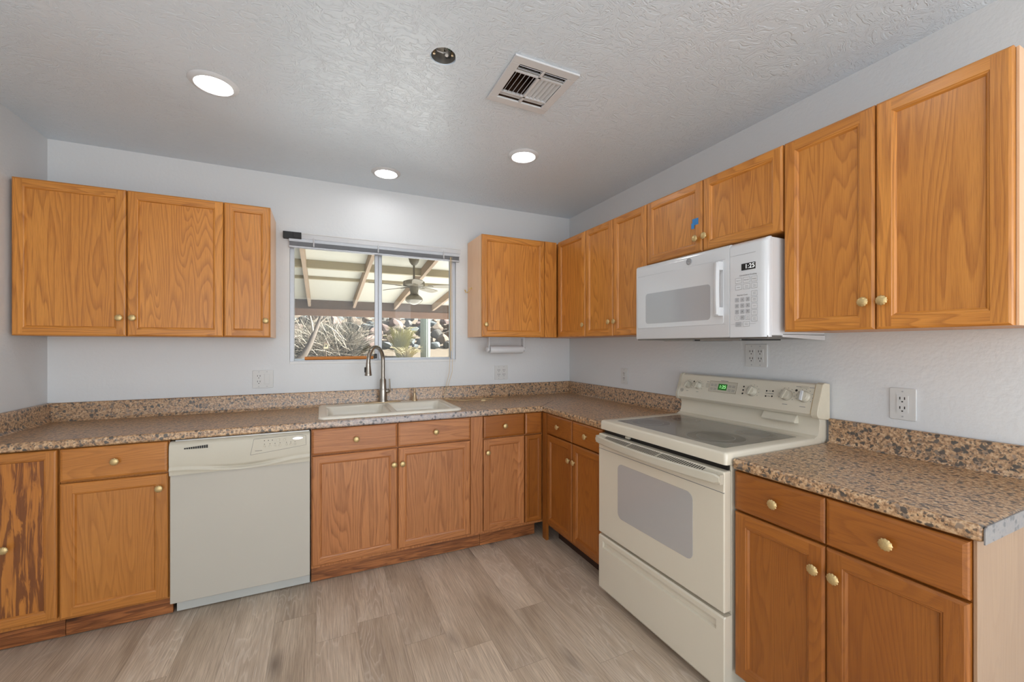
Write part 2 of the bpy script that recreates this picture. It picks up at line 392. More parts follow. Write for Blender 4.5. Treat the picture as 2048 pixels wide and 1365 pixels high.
def clear_mat():
    m, n, l, b = mat('clear_valance'); n.remove(b)
    t = n.new('ShaderNodeBsdfTransparent'); g = n.new('ShaderNodeBsdfPrincipled'); g.inputs['Base Color'].default_value = (.8, .8, .82, 1); g.inputs['Roughness'].default_value = .15
    mx = n.new('ShaderNodeMixShader'); mx.inputs[0].default_value = .45; l.new(t.outputs[0], mx.inputs[1]); l.new(g.outputs[0], mx.inputs[2])
    l.new(mx.outputs[0], n['Material Output'].inputs[0]); return m
CLEAR = clear_mat()

# ------------------------------------------------------------------ room shell
XL, H, YR = -3.40, 2.4795, -6.5
T = .14
WX0, WX1, WZ0, WZ1 = -2.222, -1.062, 1.222, 2.062
def cells(mb, us, vs, holes, f, m=0):
    """rectangles of the us x vs grid outside the holes"""
    for a, b in zip(us, us[1:]):
        for c, d in zip(vs, vs[1:]):
            if any(h[0] <= (a+b)/2 <= h[1] and h[2] <= (c+d)/2 <= h[3] for h in holes): continue
            f(mb, a, b, c, d)
mb = MB(); mb.box(XL-T, T, YR-T, T, -.12, 0); struct(mb.build('floor', FLOOR, smooth=0))
# ceiling with the openings of the register and of the junction box
VX0, VX1, VY0, VY1 = -1.315, -1.065, -1.665, -1.40
JX, JY, JR = -1.590, -1.549, .050
JS = .09
mb = MB()
us = [XL-T, JX-JS, JX+JS, VX0, VX1, T]; vs = [YR-T, VY0, JY-JS, JY+JS, VY1, T]
us.sort(); vs.sort()
cells(mb, us, vs, [(VX0, VX1, VY0, VY1), (JX-JS, JX+JS, JY-JS, JY+JS)], lambda q, a, b, c, d: q.box(a, b, c, d, H, H+.12))
N = 32
sq = []
for i in range(N):
    a = 2*PI*i/N; k = JS/max(abs(math.cos(a)), abs(math.sin(a))); sq.append((JX+k*math.cos(a), JY+k*math.sin(a)))
ci = [(JX+JR*(1+.05*math.sin(5*2*PI*i/N))*math.cos(2*PI*i/N), JY+JR*(1+.05*math.sin(3*2*PI*i/N))*math.sin(2*PI*i/N)) for i in range(N)]
mb.rings([[(x, y, H) for x, y in sq], [(x, y, H) for x, y in ci], [(x, y, H+.015) for x, y in ci]], 0, False, False)
bmesh.ops.remove_doubles(mb.bm, verts=mb.bm.verts, dist=1e-5)
struct(mb.build('ceiling', CEIL, smooth=0, recalc=False))
# back wall with the window opening
mb = MB()
cells(mb, [XL-T, WX0, WX1, T], [0, WZ0, WZ1, H], [(WX0, WX1, WZ0, WZ1)], lambda q, a, b, c, d: q.box(a, b, 0, T, c, d))
struct(mb.build('wall_back', WALL, smooth=0))
mb = MB()
cells(mb, [YR-T, -5.95, -3.85, 0], [0, .65, 2.25, H], [(-5.95, -3.85, .65, 2.25)], lambda q, a, b, c, d: q.box(0, T, a, b, c, d))  # unseen opening, added to go with the right fill lamp
struct(mb.build('wall_right', WALL, smooth=0))
mb = MB()
cells(mb, [YR-T, -5.95, -3.45, 0], [0, .2, 2.3, H], [(-5.95, -3.45, .2, 2.3)], lambda q, a, b, c, d: q.box(XL-T, XL, a, b, c, d))  # unseen opening, added to go with the left fill lamp
struct(mb.build('wall_left', WALL, smooth=0))
mb = MB()
cells(mb, [XL, -2.55, -.15, 0], [0, 2.35, H], [(-2.55, -.15, 0, 2.35)], lambda q, a, b, c, d: q.box(a, b, YR-T, YR, c, d))  # unseen opening, added to go with the rear fill lamp
struct(mb.build('wall_rear', WALL, smooth=0))

# ------------------------------------------------------------------ window
win = struct(link(bpy.data.objects.new('window_1', None))); win.location = ((WX0+WX1)/2, .045, WZ0)
wx0, wx1, wz = WX0-win.location.x, WX1-win.location.x, WZ1-WZ0
mb = MB(); fw = .026
mb.box(wx0, wx0+fw, -.03, .04, 0, wz); mb.box(wx1-fw-.008, wx1, -.03, .04, 0, wz); mb.box(wx0, wx1, -.03, .04, wz-fw, wz); mb.box(wx0, wx1, -.022, .04, 0, .014)
mb.box(wx0, wx1, .0, .01, 0, .024)
mb.build('window_frame', ALU, win, bevel=.002)
mx = -1.647-win.location.x
mb = MB(); mb.box(mx-.027, mx-.002, -.026, -.006, .012, wz-fw); mb.box(mx+.002, mx+.028, -.004, .03, .012, wz-fw)
mb.build('meeting_stile', ALU, win, bevel=.003)
mb = MB(); mb.box(mx-.03, mx-.012, -.045, -.02, .02, .055); mb.build('sash_latch', DKG, win, bevel=.003)
mb = MB(); mb.box(wx0+.02, mx-.02, -.012, -.008, .016, wz-.02); mb.build('glass_pane', GLASS, win, smooth=0)
mb = MB(); mb.box(mx+.02, wx1-.02, .012, .016, .016, wz-.02); mb.build('glass_pane', GLASS, win, smooth=0)
mb = MB()
mb.box(wx0, wx1, -.047, -.03, -.012, .006); mb.build('window_sill', FRAMEW, win, bevel=.003)
o = MB(); o.tube([(wx0+.09, -.018, .026), (mx-.035, -.018, .027)], .0115, 8)
tag(o.build('security_stick', STICK), 'orange-brown wooden stick lying in the window track behind the faucet', 'stick').location = win.location

# blind raised to the top of the window
bl = thing('mini_blind', 'grey mini blind drawn up tight at the top of the kitchen window', 'blind', (win.location.x, 0, 1.995))
x0, x1 = -2.226-bl.location.x, -1.040-bl.location.x
mb = MB(); mb.box(x0, x1, -.030, -.004, .040, .066); mb.build('headrail', ALU, bl, bevel=.002)
mb = MB()
for i in range(9): mb.box(x0+.004, x1-.004, -.031-.002*(i % 2), -.005, .012+i*.0031, .0132+i*.0031)
mb.build('slat_stack', ALUD, bl)
mb = MB(); mb.box(x0, x1, -.034, -.004, 0, .011); mb.build('bottom_rail', ALU, bl, bevel=.003)
mb = MB(); mb.box(-2.15-bl.location.x, x1+.004, -.038, -.034, .062, .100); mb.build('valance', CLEAR, bl)
mb = MB(); mb.box(-2.15-bl.location.x, x1+.004, -.041, -.030, .094, .100); mb.build('valance_rail', FRAMEW, bl, bevel=.001)
for xx in (-2.075, -1.655, -1.17):
    mb = MB(); mb.box(xx-.005-bl.location.x, xx+.005-bl.location.x, -.040, -.032, .012, .068); mb.box(xx-.003-bl.location.x, xx+.003-bl.location.x, -.042, -.03, .03, .074)
    mb.build('clip', CLEAR, bl, bevel=.002)
mb = MB(); mb.box(-2.259-bl.location.x, -2.150-bl.location.x, -.042, -.002, .058, .101); mb.box(-2.20-bl.location.x, -2.152-bl.location.x, -.045, -.04, .064, .096)
mb.build('end_bracket', BLK, bl, bevel=.002)['label'] = 'black end bracket'
mb = MB(); cx = -1.118-bl.location.x
mb.tube([(cx, -.04, .03), (cx+.002, -.042, -.3), (cx+.004, -.042, -.66), (cx+.006, -.042, -.70)], .0028, 6); mb.build('tilt_wand', CORD, bl)
mb = MB()
lx, lz = bl.location.x, bl.location.z
for d in (0, .012):
    mb.tube([(cx-.0+d, -.036, .03), (cx+d*1.5, -.036, -.70), (cx-.012+d*2, -.05, -.86), (cx-.045+d, -.055, -1.00), (cx-.058+d*.5, -.06, -1.062), (cx+.0+d, -.11, -1.074), (cx+.08, -.16+d, -1.075), (cx+.17, -.15, -1.075), (cx+.26, -.12+d, -1.075), (cx+.31, -.16, -1.075), (cx+.20, -.25, -1.075)], .0016, 5)
mb.build('pull_cord', CORD, bl)
mb = MB(); mb.lathe([(.003, 0), (.007, .008), (.008, .03), (.004, .036)], (cx+.17, -.262, -1.069), 'x', 10); mb.build('cord_tassel', CORD, bl)

# ------------------------------------------------------------------ ceiling fixtures
def downlight(x, y, label):
    t = thing('recessed_light', label, 'ceiling light', (x, y, H-.014), 0, 'recessed ceiling lights')
    mb = MB(); mb.lathe([(.068, .0045), (.072, .002), (.086, .006), (.093, .0135), (.068, .0135)], n=40, cap0=False, cap1=False)
    mb.build('trim_ring', WHT2, t)
    mb = MB(); mb.lathe([(.0695, .006), (.0695, .0115)], n=40); mb.build('diffuser', LAMP, t)
downlight(-2.453, -.965, 'large-looking round recessed light nearest the left wall, over the dishwasher')
downlight(-1.640, -.324, 'round recessed light right above the kitchen window')
downlight(-2.45, -2.30, 'round recessed light over the dishwasher side, behind the open electrical box')
downlight(-1.02, -2.30, 'round recessed light beyond the air vent, near the tall wall cabinet')
downlight(-.925, -.925, 'round recessed light nearest the right-hand wall cabinets')

v = thing('ceiling_vent', 'white square air vent with angled louvers and gaps showing dark duct', 'vent', ((VX0+VX1)/2, (VY0+VY1)/2, H-.01))
a, b_ = .150, .158
mb = MB()
for p in ((-a, a, -b_, -.118), (-a, a, .118, b_), (-a, -.112, -.118, .118), (.112, a, -.118, .118)): mb.box(*p, 0, .009)
mb.build('vent_frame', WHT2, v, bevel=.002)
mb = MB(); mb.box(-.112, .112, .070, .078, .0, .01); mb.box(-.112, .112, -.078, -.070, .0, .01); mb.box(-.006, .006, -.118, .118, .0, .01); mb.build('cross_bar', WHT2, v)
def louvers(p, q, r, s, n, along, tilt):
    mb = MB()
    for i in range(n):
        k = (i+.5)/n
        if along == 'y':
            c = p+(q-p)*k; M = Matrix.Translation((c, (r+s)/2, .008)) @ Matrix.Rotation(tilt, 4, 'Y'); mb.box(-.0105, .0105, -(s-r)/2, (s-r)/2, -.0007, .0007, mat=M)
        else:
            c = r+(s-r)*k; M = Matrix.Translation(((p+q)/2, c, .008)) @ Matrix.Rotation(tilt, 4, 'X'); mb.box(-(q-p)/2, (q-p)/2, -.0105, .0105, -.0007, .0007, mat=M)
    mb.build('louver_bank', WHT2, v, smooth=0)
louvers(-.110, -.008, -.069, .069, 5, 'y', -1.05); louvers(.008, .110, -.069, .069, 5, 'y', .75)
louvers(-.110, -.008, -.116, -.080, 2, 'x', .95); louvers(.008, .110, -.116, -.080, 2, 'x', .95)
louvers(-.110, -.008, .080, .116, 1, 'x', .25); louvers(.008, .110, .080, .116, 1, 'x', .25)
mb = MB()
for p in ((-.122, -.118, -.128, .128), (.118, .122, -.128, .128), (-.122, .122, -.130, -.126), (-.122, .122, .126, .130)): mb.box(*p, .0115, .30)
mb.box(-.122, .122, -.13, .13, .30, .305)
mb.build('duct', plain('dusty_duct', (74, 52, 38), .7, noise=.5, nscale=18), v, smooth=0)

j = thing('junction_box', 'open round electrical box with loose wires in a ragged ceiling hole', 'electrical box', (JX, JY, H))
mb = MB(); mb.lathe([(.0475, .004), (.0475, .045), (.047, .046)], n=32, cap0=False, cap1=True); mb.build('metal_box', STEEL, j)
mb = MB()
mb.tube([(-.03, .01, .04), (-.025, -.005, .012), (-.005, -.012, .006), (.012, -.002, .02), (.02, .01, .044)], .0022, 6)
mb.build('white_wire', WHT2, j)
mb = MB(); mb.tube([(.01, .02, .044), (.018, .022, .015), (.028, .008, .008), (.03, -.012, .02), (.02, -.02, .044)], .0024, 6); mb.build('black_wire', BLK, j)
mb = MB(); mb.tube([(.005, -.03, .044), (.008, -.032, .016), (.018, -.03, .012), (.022, -.024, .03)], .003, 6); mb.build('green_wire', plain('green_insulation', (38, 84, 66), .5), j)
for px, py in ((-.036, .004), (.032, -.014)):
    mb = MB(); mb.cyl((px, py, .004), .005, .012, n=10); mb.build('mounting_screw', BRNZ, j)
mb = MB(); mb.lathe([(.004, 0), (.008, .004), (.007, .018), (.004, .022)], (.015, .005, .008), n=10); mb.build('wire_nut', PLATE, j)

# ------------------------------------------------------------------ cabinets
knob_me = None
def knob_mesh():
    mb = MB()
    sc = lambda a: 1 + .055*math.cos(12*a)
    mb.lathe([(.0065, 0), (.006, -.004), (.005, -.014)], axis='y', n=16)
    mb.lathe([(.009, -.012), (.0155, -.0145), (.0165, -.0165), (.0150, -.0185)], axis='y', n=48, mod=sc, cap1=False)
    mb.lathe([(.0150, -.0185), (.0125, -.0205), (.007, -.0222), (.002, -.0228)], axis='y', n=48, mod=lambda a: 1+.03*math.cos(12*a), cap0=False)
    o = mb.build('knob', BRASS); me = o.data; bpy.data.objects.remove(o); return me
knob_me = knob_mesh()
def knob(parent, x, y, z):
    o = link(bpy.data.objects.new('knob', knob_me), parent); o.location = (x, y, z); return o
def rr(): return random.random()

def door(parent, x0, x1, z0, z1, yf, st=.050, kn=None, fm=None, pm=None, name='door', th=.019):
    """frame-and-panel door facing -y: bevelled edge, butt-jointed stiles and rails, moulded inner edge"""
    fm = fm or OAK; pm = pm or fm
    mb = MB(); e = .008; w = st-.012
    yb = yf+th
    def rect(o, y): return [(x0+o, y, z0+o), (x1-o, y, z0+o), (x1-o, y, z1-o), (x0+o, y, z1-o)]
    v4 = [rr() for _ in range(4)]     # bottom, right, top, left
    def loop(a, b):
        for i in range(4):
            k = (i+1) % 4
            mb.face([a[i], a[k], b[k], b[i]], 0, v4[i], 1.0 if i in (0, 2) else 0.0)
    loop(rect(0, yb), rect(0, yf+.006)); loop(rect(0, yf+.006), rect(.003, yf+.0025)); loop(rect(.003, yf+.0025), rect(e, yf))
    A = rect(e, yf); B = rect(w, yf)
    mb.face([A[0], (B[0][0], yf, A[0][2]), (B[3][0], yf, A[3][2]), A[3]], 0, v4[3], 0)
    mb.face([(B[1][0], yf, A[1][2]), A[1], A[2], (B[2][0], yf, A[2][2])], 0, v4[1], 0)
    mb.face([(B[0][0], yf, A[0][2]), (B[1][0], yf, A[1][2]), B[1], B[0]], 0, v4[0], 1)
    mb.face([B[3], B[2], (B[2][0], yf, A[2][2]), (B[3][0], yf, A[3][2])], 0, v4[2], 1)
    loop(B, rect(w+.002, yf+.002)); loop(rect(w+.002, yf+.002), rect(w+.006, yf+.003)); loop(rect(w+.006, yf+.003), rect(st-.001, yf+.010)); loop(rect(st-.001, yf+.010), rect(st, yb))
    d = mb.build(name, fm, parent, smooth=25)
    mb = MB(); mb.box(x0+st-.004, x1-st+.004, yf+.010, yf+.0135, z0+st-.004, z1-st+.004, var=rr()); mb.build('panel', pm, d, smooth=0)
    if kn: knob(d, kn[0], yf, kn[1])
    return d
def drawer(parent, x0, x1, z0, z1, yf, kn=True, fm=None, th=.019):
    fm = fm or OAK
    mb = MB(); e = .011; yb = yf+th; v = rr()
    def rect(o, y): return [(x0+o, y, z0+o), (x1-o, y, z0+o), (x1-o, y, z1-o), (x0+o, y, z1-o)]
    R = [rect(0, yb), rect(0, yf+.006), rect(.003, yf+.003), rect(e, yf)]
    for a, b in zip(R, R[1:]):
        for i in range(4):
            k = (i+1) % 4; mb.face([a[i], a[k], b[k], b[i]], 0, v, 1.0)
    mb.face(R[-1], 0, v, 1.0)
    d = mb.build('drawer_front', fm, parent, smooth=25)
    if kn:
        p = kn if isinstance(kn, tuple) else ((x0+x1)/2, (z0+z1)/2)
        knob(d, p[0], yf, p[1])
    return d

class Run:
    """a cabinet of the back run (s = x) or of the right run (s = -y); s grows to the right"""
    def __init__(self, run, s0, s1, zb, name, label, group):
        sc = (s0+s1)/2; self.sc = sc; self.zb = zb
        if run == 'back': self.root = thing(name, label, 'cabinet', (sc, 0, zb), 0, group)
        else: self.root = thing(name, label, 'cabinet', (0, -sc, zb), -PI/2, group)
        self.s0, self.s1 = s0, s1
    def carcass(self, depth, zt, m, z0=0.0, s0=None, s1=None, top=.0):
        mb = MB(); a = (self.s0 if s0 is None else s0)-self.sc; b = (self.s1 if s1 is None else s1)-self.sc
        mb.box(a, b, -depth, -.002, z0, zt-self.zb, var=rr()); return mb.build('carcass', m, self.root, bevel=.001, seg=1)
    def door(self, s0, s1, z0, z1, yf, kn=None, **k):
        kn = (kn[0]-self.sc, kn[1]-self.zb) if kn else None
        return door(self.root, s0-self.sc, s1-self.sc, z0-self.zb, z1-self.zb, yf, kn=kn, **k)
    def drawer(self, s0, s1, z0, z1, yf, kn=True, **k):
        return drawer(self.root, s0-self.sc, s1-self.sc, z0-self.zb, z1-self.zb, yf, kn=(kn[0]-self.sc, kn[1]-self.zb) if isinstance(kn, tuple) else kn, **k)
    def part(self, name, m, s0, s1, y0, y1, z0, z1, gd=0.0, bevel=.001):
        mb = MB(); mb.box(s0-self.sc, s1-self.sc, y0, y1, z0-self.zb, z1-self.zb, var=rr(), gd=gd); return mb.build(name, m, self.root, bevel=bevel)

UD, UF, ZT = .305, -.326, 2.155
GU = 'oak wall cabinets'; GB = 'oak base cabinets'
u = Run('back', -3.388, -2.534, 1.386, 'wall_cabinet', 'two-door oak wall cabinet against the left wall', GU)
u.carcass(UD, ZT, OAK); u.door(-3.384, -2.960, 1.386, ZT, UF, (-2.984, 1.481)); u.door(-2.955, -2.535, 1.386, ZT, UF, (-2.930, 1.482))
u = Run('back', -2.533, -2.302, 1.386, 'wall_cabinet', 'narrow single-door oak wall cabinet just left of the window', GU)
u.carcass(UD, ZT, OAK, s1=-2.308); u.door(-2.531, -2.303, 1.386, ZT, UF, (-2.325, 1.482)); u.part('side_panel', LAM_LIT, -2.308, -2.302, -UD, -.002, 1.386, ZT)
u = Run('back', -.965, -.330, 1.402, 'wall_cabinet', 'single-door oak wall cabinet right of the window with a brass hook on its side', GU)
u.carcass(UD, ZT, OAK, s0=-.959); u.door(-.963, -.440, 1.402, ZT, UF, (-.933, 1.491)); u.part('side_panel', LAM_LIT, -.965, -.959, -UD, -.002, 1.402, ZT)
u.part('filler_strip', OAK, -.437, -.330, UF+.004, UF+.02, 1.402, ZT)
u = Run('right', .004, .702, 1.400, 'wall_cabinet', 'oak wall cabinet in the corner with one narrow door', GU)
u.carcass(UD, ZT, OAK); u.door(.332, .700, 1.400, ZT, UF, (.685, 1.485))
u = Run('right', .703, 1.310, 1.400, 'wall_cabinet', 'two-door oak wall cabinet between the corner and the microwave', GU)
u.carcass(UD, ZT, OAK); u.door(.705, 1.007, 1.400, ZT, UF, (.979, 1.491)); u.door(1.011, 1.309, 1.400, ZT, UF, (1.034, 1.491))
u = Run('right', 1.312, 2.086, 1.803, 'wall_cabinet', 'short two-door oak wall cabinet above the microwave', GU)
u.carcass(UD, ZT, OAK); u.door(1.314, 1.694, 1.803, ZT, UF, (1.662, 1.871)); u.door(1.698, 2.083, 1.803, ZT, UF, (1.715, 1.873))
u = Run('right', 2.088, 2.704, 1.392, 'wall_cabinet', 'tall two-door oak wall cabinet nearest the camera, right of the microwave', GU)
u.carcass(UD, ZT, OAK, s1=2.697); u.door(2.089, 2.389, 1.392, ZT, UF, (2.362, 1.487), st=.054); u.door(2.393, 2.697, 1.392, ZT, UF, (2.415, 1.487), st=.054)
u.part('side_panel', LAM_LIT, 2.697, 2.704, -UD, -.002, 1.392, ZT)

BD, BF, BT = .610, -.632, .875
KICK = -.566
u = Run('back', -3.394, -3.092, 0, 'base_cabinet', 'base cabinet at the left wall with a tall dark mottled plywood door', GB)
u.carcass(BD, BT, OAKL, z0=.10); d = u.door(-3.372, -3.093, .122, .872, BF-.004, (-3.251, .466), fm=OAKL, pm=PLY, st=.046); d['label'] = 'door with dark mottled plywood panel'
u.part('toe_board', PINE, -3.394, -3.092, KICK, KICK+.02, .004, .118, 1)
u = Run('back', -3.090, -2.699, 0, 'base_cabinet', 'base cabinet with one drawer and one door left of the dishwasher', GB)
u.carcass(BD, BT, OAKL, z0=.10); u.drawer(-3.085, -2.703, .726, .872, BF, (-2.894, .800), fm=OAKL); u.door(-3.086, -2.702, .112, .716, BF, (-2.733, .651), fm=OAKL, st=.056)
u.part('toe_board', PINE, -3.090, -2.699, KICK, KICK+.02, .004, .105, 1)
u = Run('back', -2.080, -1.072, 0, 'base_cabinet', 'wide sink base cabinet with two false drawers and two doors under the sink', GB)
mb = MB(); a_, b_ = -2.080-u.sc, -1.072-u.sc
mb.box(a_, a_+.018, -BD, -.002, .10, BT); mb.box(b_-.018, b_, -BD, -.002, .10, BT); mb.box(a_+.018, b_-.018, -BD, -.002, .10, .118)
mb.box(a_+.018, b_-.018, -.012, -.002, .118, BT); mb.box(a_+.018, b_-.018, -BD, -BD+.018, .118, BT)
mb.build('carcass', OAKB, u.root)
u.drawer(-2.076, -1.617, .731, .873, BF, fm=OAKB); u.drawer(-1.612, -1.158, .731, .873, BF, fm=OAKB)
u.door(-2.075, -1.617, .118, .724, BF, (-1.637, .630), fm=OAKB, pm=OAKP); u.door(-1.611, -1.158, .120, .724, BF, (-1.588, .630), fm=OAKB, pm=OAKP)
u.part('filler_strip', OAKB, -1.155, -1.073, BF+.006, BF+.022, .118, .873)
u.part('toe_board', PINE, -2.080, -1.072, KICK, KICK+.02, .004, .113, 1)
u = Run('back', -1.070, -.006, 0, 'base_cabinet', 'base cabinet in the corner with one knobbed drawer beside a narrow blind one', GB)
u.carcass(BD, BT, OAKB, z0=.10)
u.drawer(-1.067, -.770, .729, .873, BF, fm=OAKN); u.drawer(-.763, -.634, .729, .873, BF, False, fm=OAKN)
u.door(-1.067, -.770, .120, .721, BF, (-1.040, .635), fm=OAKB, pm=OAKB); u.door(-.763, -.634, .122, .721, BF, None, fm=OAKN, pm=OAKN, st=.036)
u.part('toe_board', PINE, -1.070, -.66, KICK, KICK+.02, .004, .118, 1)
u = Run('right', .614, 1.308, 0, 'base_cabinet', 'two-door two-drawer base cabinet between the corner and the stove', GB)
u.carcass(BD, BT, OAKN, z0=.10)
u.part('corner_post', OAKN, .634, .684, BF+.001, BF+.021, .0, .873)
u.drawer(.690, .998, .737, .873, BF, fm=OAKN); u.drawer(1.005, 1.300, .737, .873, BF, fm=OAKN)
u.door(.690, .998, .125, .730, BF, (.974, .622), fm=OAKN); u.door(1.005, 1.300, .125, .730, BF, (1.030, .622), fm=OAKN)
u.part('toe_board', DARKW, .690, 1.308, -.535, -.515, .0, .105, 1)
u = Run('right', 2.092, 2.716, 0, 'base_cabinet', 'two-door two-drawer base cabinet nearest the camera, right of the stove', GB)
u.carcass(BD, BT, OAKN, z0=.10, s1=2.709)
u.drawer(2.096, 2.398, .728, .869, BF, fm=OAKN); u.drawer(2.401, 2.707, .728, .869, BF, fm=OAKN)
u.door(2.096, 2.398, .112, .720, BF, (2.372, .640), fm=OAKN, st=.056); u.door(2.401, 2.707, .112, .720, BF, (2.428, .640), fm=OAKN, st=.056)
u.part('side_panel', LAM, 2.709, 2.716, -BD-.004, -.002, 0, BT)
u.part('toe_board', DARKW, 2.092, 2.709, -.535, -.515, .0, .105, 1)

# strip of blue tape and the brass hook
mb = MB(); mb.box(-.024, .012, -.001, 0, -.018, .014); mb.box(-.03, -.012, -.0014, 0, -.034, -.006)
o = tag(mb.build('tape_scrap', BLUE), 'scrap of blue painters tape on a door above the microwave', 'tape'); o.location = (UF-.0005, -1.662, 1.960); o.rotation_euler = (0, 0, -PI/2)
h = thing('coat_hook', 'small brass J-shaped hook screwed to the side of the wall cabinet right of the window', 'hook', (-.966, -.100, 1.785))
mb = MB(); mb.cyl((-.003, 0, .0), .008, .004, 'x', 14); mb.build('hook_plate', GOLD, h)
mb = MB(); mb.tube([(-.001, 0, 0), (-.012, 0, -.006), (-.020, .004, -.022), (-.028, .022, -.034), (-.034, .042, -.028), (-.036, .052, -.010)], [.004, .004, .004, .004, .0045, .005], 8); mb.build('hook_arm', GOLD, h)

# ------------------------------------------------------------------ worktops
CZ0, CZ1, CF = .876, .916, -.637
SX0, SX1, SY0, SY1 = -2.045, -1.195, -.590, -.036      # outer rim of the sink
def slab(polycells, z0, z1, name, m, parent, bevel):
    mb = MB(); vd = {}
    def V(x, y, z):
        k = (round(x, 4), round(y, 4), z)
        if k not in vd: vd[k] = mb.bm.verts.new((x, y, z))
        return vd[k]
    edges = {}
    for a, b, c, d in polycells:
        P = [(a, c), (b, c), (b, d), (a, d)]
        mb.bm.faces.new([V(*p, z1) for p in P]); mb.bm.faces.new([V(*p, z0) for p in P[::-1]])
        for i in range(4):
            e = (P[i], P[(i+1) % 4]); k = tuple(sorted(((round(e[0][0], 4), round(e[0][1], 4)), (round(e[1][0], 4), round(e[1][1], 4)))))
            if k in edges: edges[k] = None
            else: edges[k] = e
    for e in edges.values():
        if e: mb.bm.faces.new([V(*e[0], z0), V(*e[1], z0), V(*e[1], z1), V(*e[0], z1)])
    return mb.build(name, m, parent, bevel=bevel, seg=4)
def cellgrid(us, vs, keep):
    us, vs = sorted(us), sorted(vs)
    return [(a, b, c, d) for a, b in zip(us, us[1:]) for c, d in zip(vs, vs[1:]) if keep((a+b)/2, (c+d)/2)]
ct = thing('countertop', 'long L-shaped brown granite-look worktop holding the sink', 'countertop')
hx0, hx1, hy0, hy1 = SX0+.02, SX1-.02, SY0+.02, SY1-.02
cl = cellgrid([XL+.002, hx0, hx1, CF, -.003], [-1.320, CF, hy0, hy1, -.003],
              lambda x, y: (y > CF or x > CF) and not (hx0 < x < hx1 and hy0 < y < hy1))
slab(cl, CZ0, CZ1, 'worktop', GRAN, ct, .011)
def splash(parent, pts, name='backsplash'):
    (x0, y0), (x1, y1) = pts
    mb = MB(); t = .020
    d = Vector((x1-x0, y1-y0, 0)); L = d.length; d.normalize(); nrm = Vector((d.y, -d.x, 0))
    prof = [(0, CZ1-.01), (0, 1.018), (t-.006, 1.018), (t-.002, 1.0165), (t, 1.012), (t, .934), (t+.003, .925), (t+.012, .917), (t+.012, CZ1-.006)]
    mb.rings([[Vector((x0, y0, 0))+nrm*o+Vector((0, 0, z)) for o, z in prof], [Vector((x1, y1, 0))+nrm*o+Vector((0, 0, z)) for o, z in prof]])
    return mb.build(name, GRANS, parent, smooth=50)
splash(ct, ((XL+.002, -.002), (-.002, -.002)))
splash(ct, ((-.002, -.004), (-.002, -1.312)))
splash(ct, ((XL+.002, -.634), (XL+.002, -.004)))
mb = MB(); mb.box(-.0015, .0015, -.30, 0, 0, .0006, mat=Matrix.Translation((-.50, -.50, CZ1)) @ Matrix.Rotation(-PI/4, 4, 'Z') @ Matrix.Translation((0, .12, 0)))
mb.build('mitre_seam', DKG, ct, smooth=0)
ct2 = thing('countertop', 'short brown granite-look worktop right of the stove with a grey end', 'countertop')
slab([(CF, -.003, -2.733, -2.090)], CZ0, CZ1, 'worktop', GRANS, ct2, .011)
splash(ct2, ((-.002, -2.094), (-.002, -2.733)))
mb = MB(); P = [(CF+.001, CZ0-.002), (-.003, CZ0-.002), (-.003, CZ1-.0005), (CF+.012, CZ1-.0005), (CF+.004, CZ1-.004), (CF+.001, CZ1-.011)]
mb.prism(P, 'y', -2.7352, -2.7325); mb.build('end_cap', GRANG, ct2, smooth=0)['label'] = 'grey end cap'

# ------------------------------------------------------------------ sink, faucet, dispenser
sk = thing('kitchen_sink', 'bisque double-bowl drop-in sink under the window', 'sink', ((SX0+SX1)/2, (SY0+SY1)/2, CZ1))
def rrp(x0, x1, y0, y1, r, z, n=6):
    P = []
    for cx, cy, a0 in ((x1-r, y1-r, 0), (x0+r, y1-r, PI/2), (x0+r, y0+r, PI), (x1-r, y0+r, 1.5*PI)):
        for i in range(n+1):
            a = a0+PI/2*i/n; P.append((cx+r*math.cos(a), cy+r*math.sin(a), z))
    return P
a, b_ = (SX1-SX0)/2, (SY1-SY0)/2
bowls = [(-a+.045, -.016, -b_+.045, b_-.105), (.016, a-.045, -b_+.045, b_-.105)]
mb = MB()
mb.rings([rrp(-a, a, -b_, b_, .04, .0005), rrp(-a, a, -b_, b_, .04, .006), rrp(-a+.004, a-.004, -b_+.004, b_-.004, .038, .012), rrp(-a+.014, a-.014, -b_+.014, b_-.014, .03, .0145)], cap0=False, cap1=False)
# deck between rim and bowls, filled as cells
xs = [-a+.014, bowls[0][0], bowls[0][1], bowls[1][0], bowls[1][1], a-.014]; ys = [-b_+.014, bowls[0][2], bowls[0][3], b_-.014]
for c in cellgrid(xs, ys, lambda x, y: not any(q[0] < x < q[1] and q[2] < y < q[3] for q in bowls)):
    mb.face([(c[0], c[2], .0143), (c[1], c[2], .0143), (c[1], c[3], .0143), (c[0], c[3], .0143)])
mb.build('rim', SINKM, sk, smooth=40)
for q in bowls:
    mb = MB(); r = .055
    R = [rrp(q[0]-.006, q[1]+.006, q[2]-.006, q[3]+.006, .012, .0146)]
    for k, (o, z) in enumerate(((.0, .012), (.010, .002), (.014, -.05), (.018, -.13), (.035, -.165), (.07, -.175))):
        R.append(rrp(q[0]+o, q[1]-o, q[2]+o, q[3]-o, .012+min(o*2.2, r), z))
    mb.rings(R, cap0=False, cap1=True); mb.build('bowl', SINKM, sk, smooth=60)
fz = CZ1+.0145
f = thing('faucet', 'brushed nickel gooseneck pull-down faucet behind the sink', 'faucet', (-1.629, -.088, fz))
mb = MB(); mb.prism([(.125*math.cos(2*PI*i/40)*(1 if abs(math.cos(2*PI*i/40)) < .9 else 1), .028*math.sin(2*PI*i/40)) for i in range(40)], 'z', .0, .006); mb.build('deck_plate', BRNZ, f, bevel=.002)
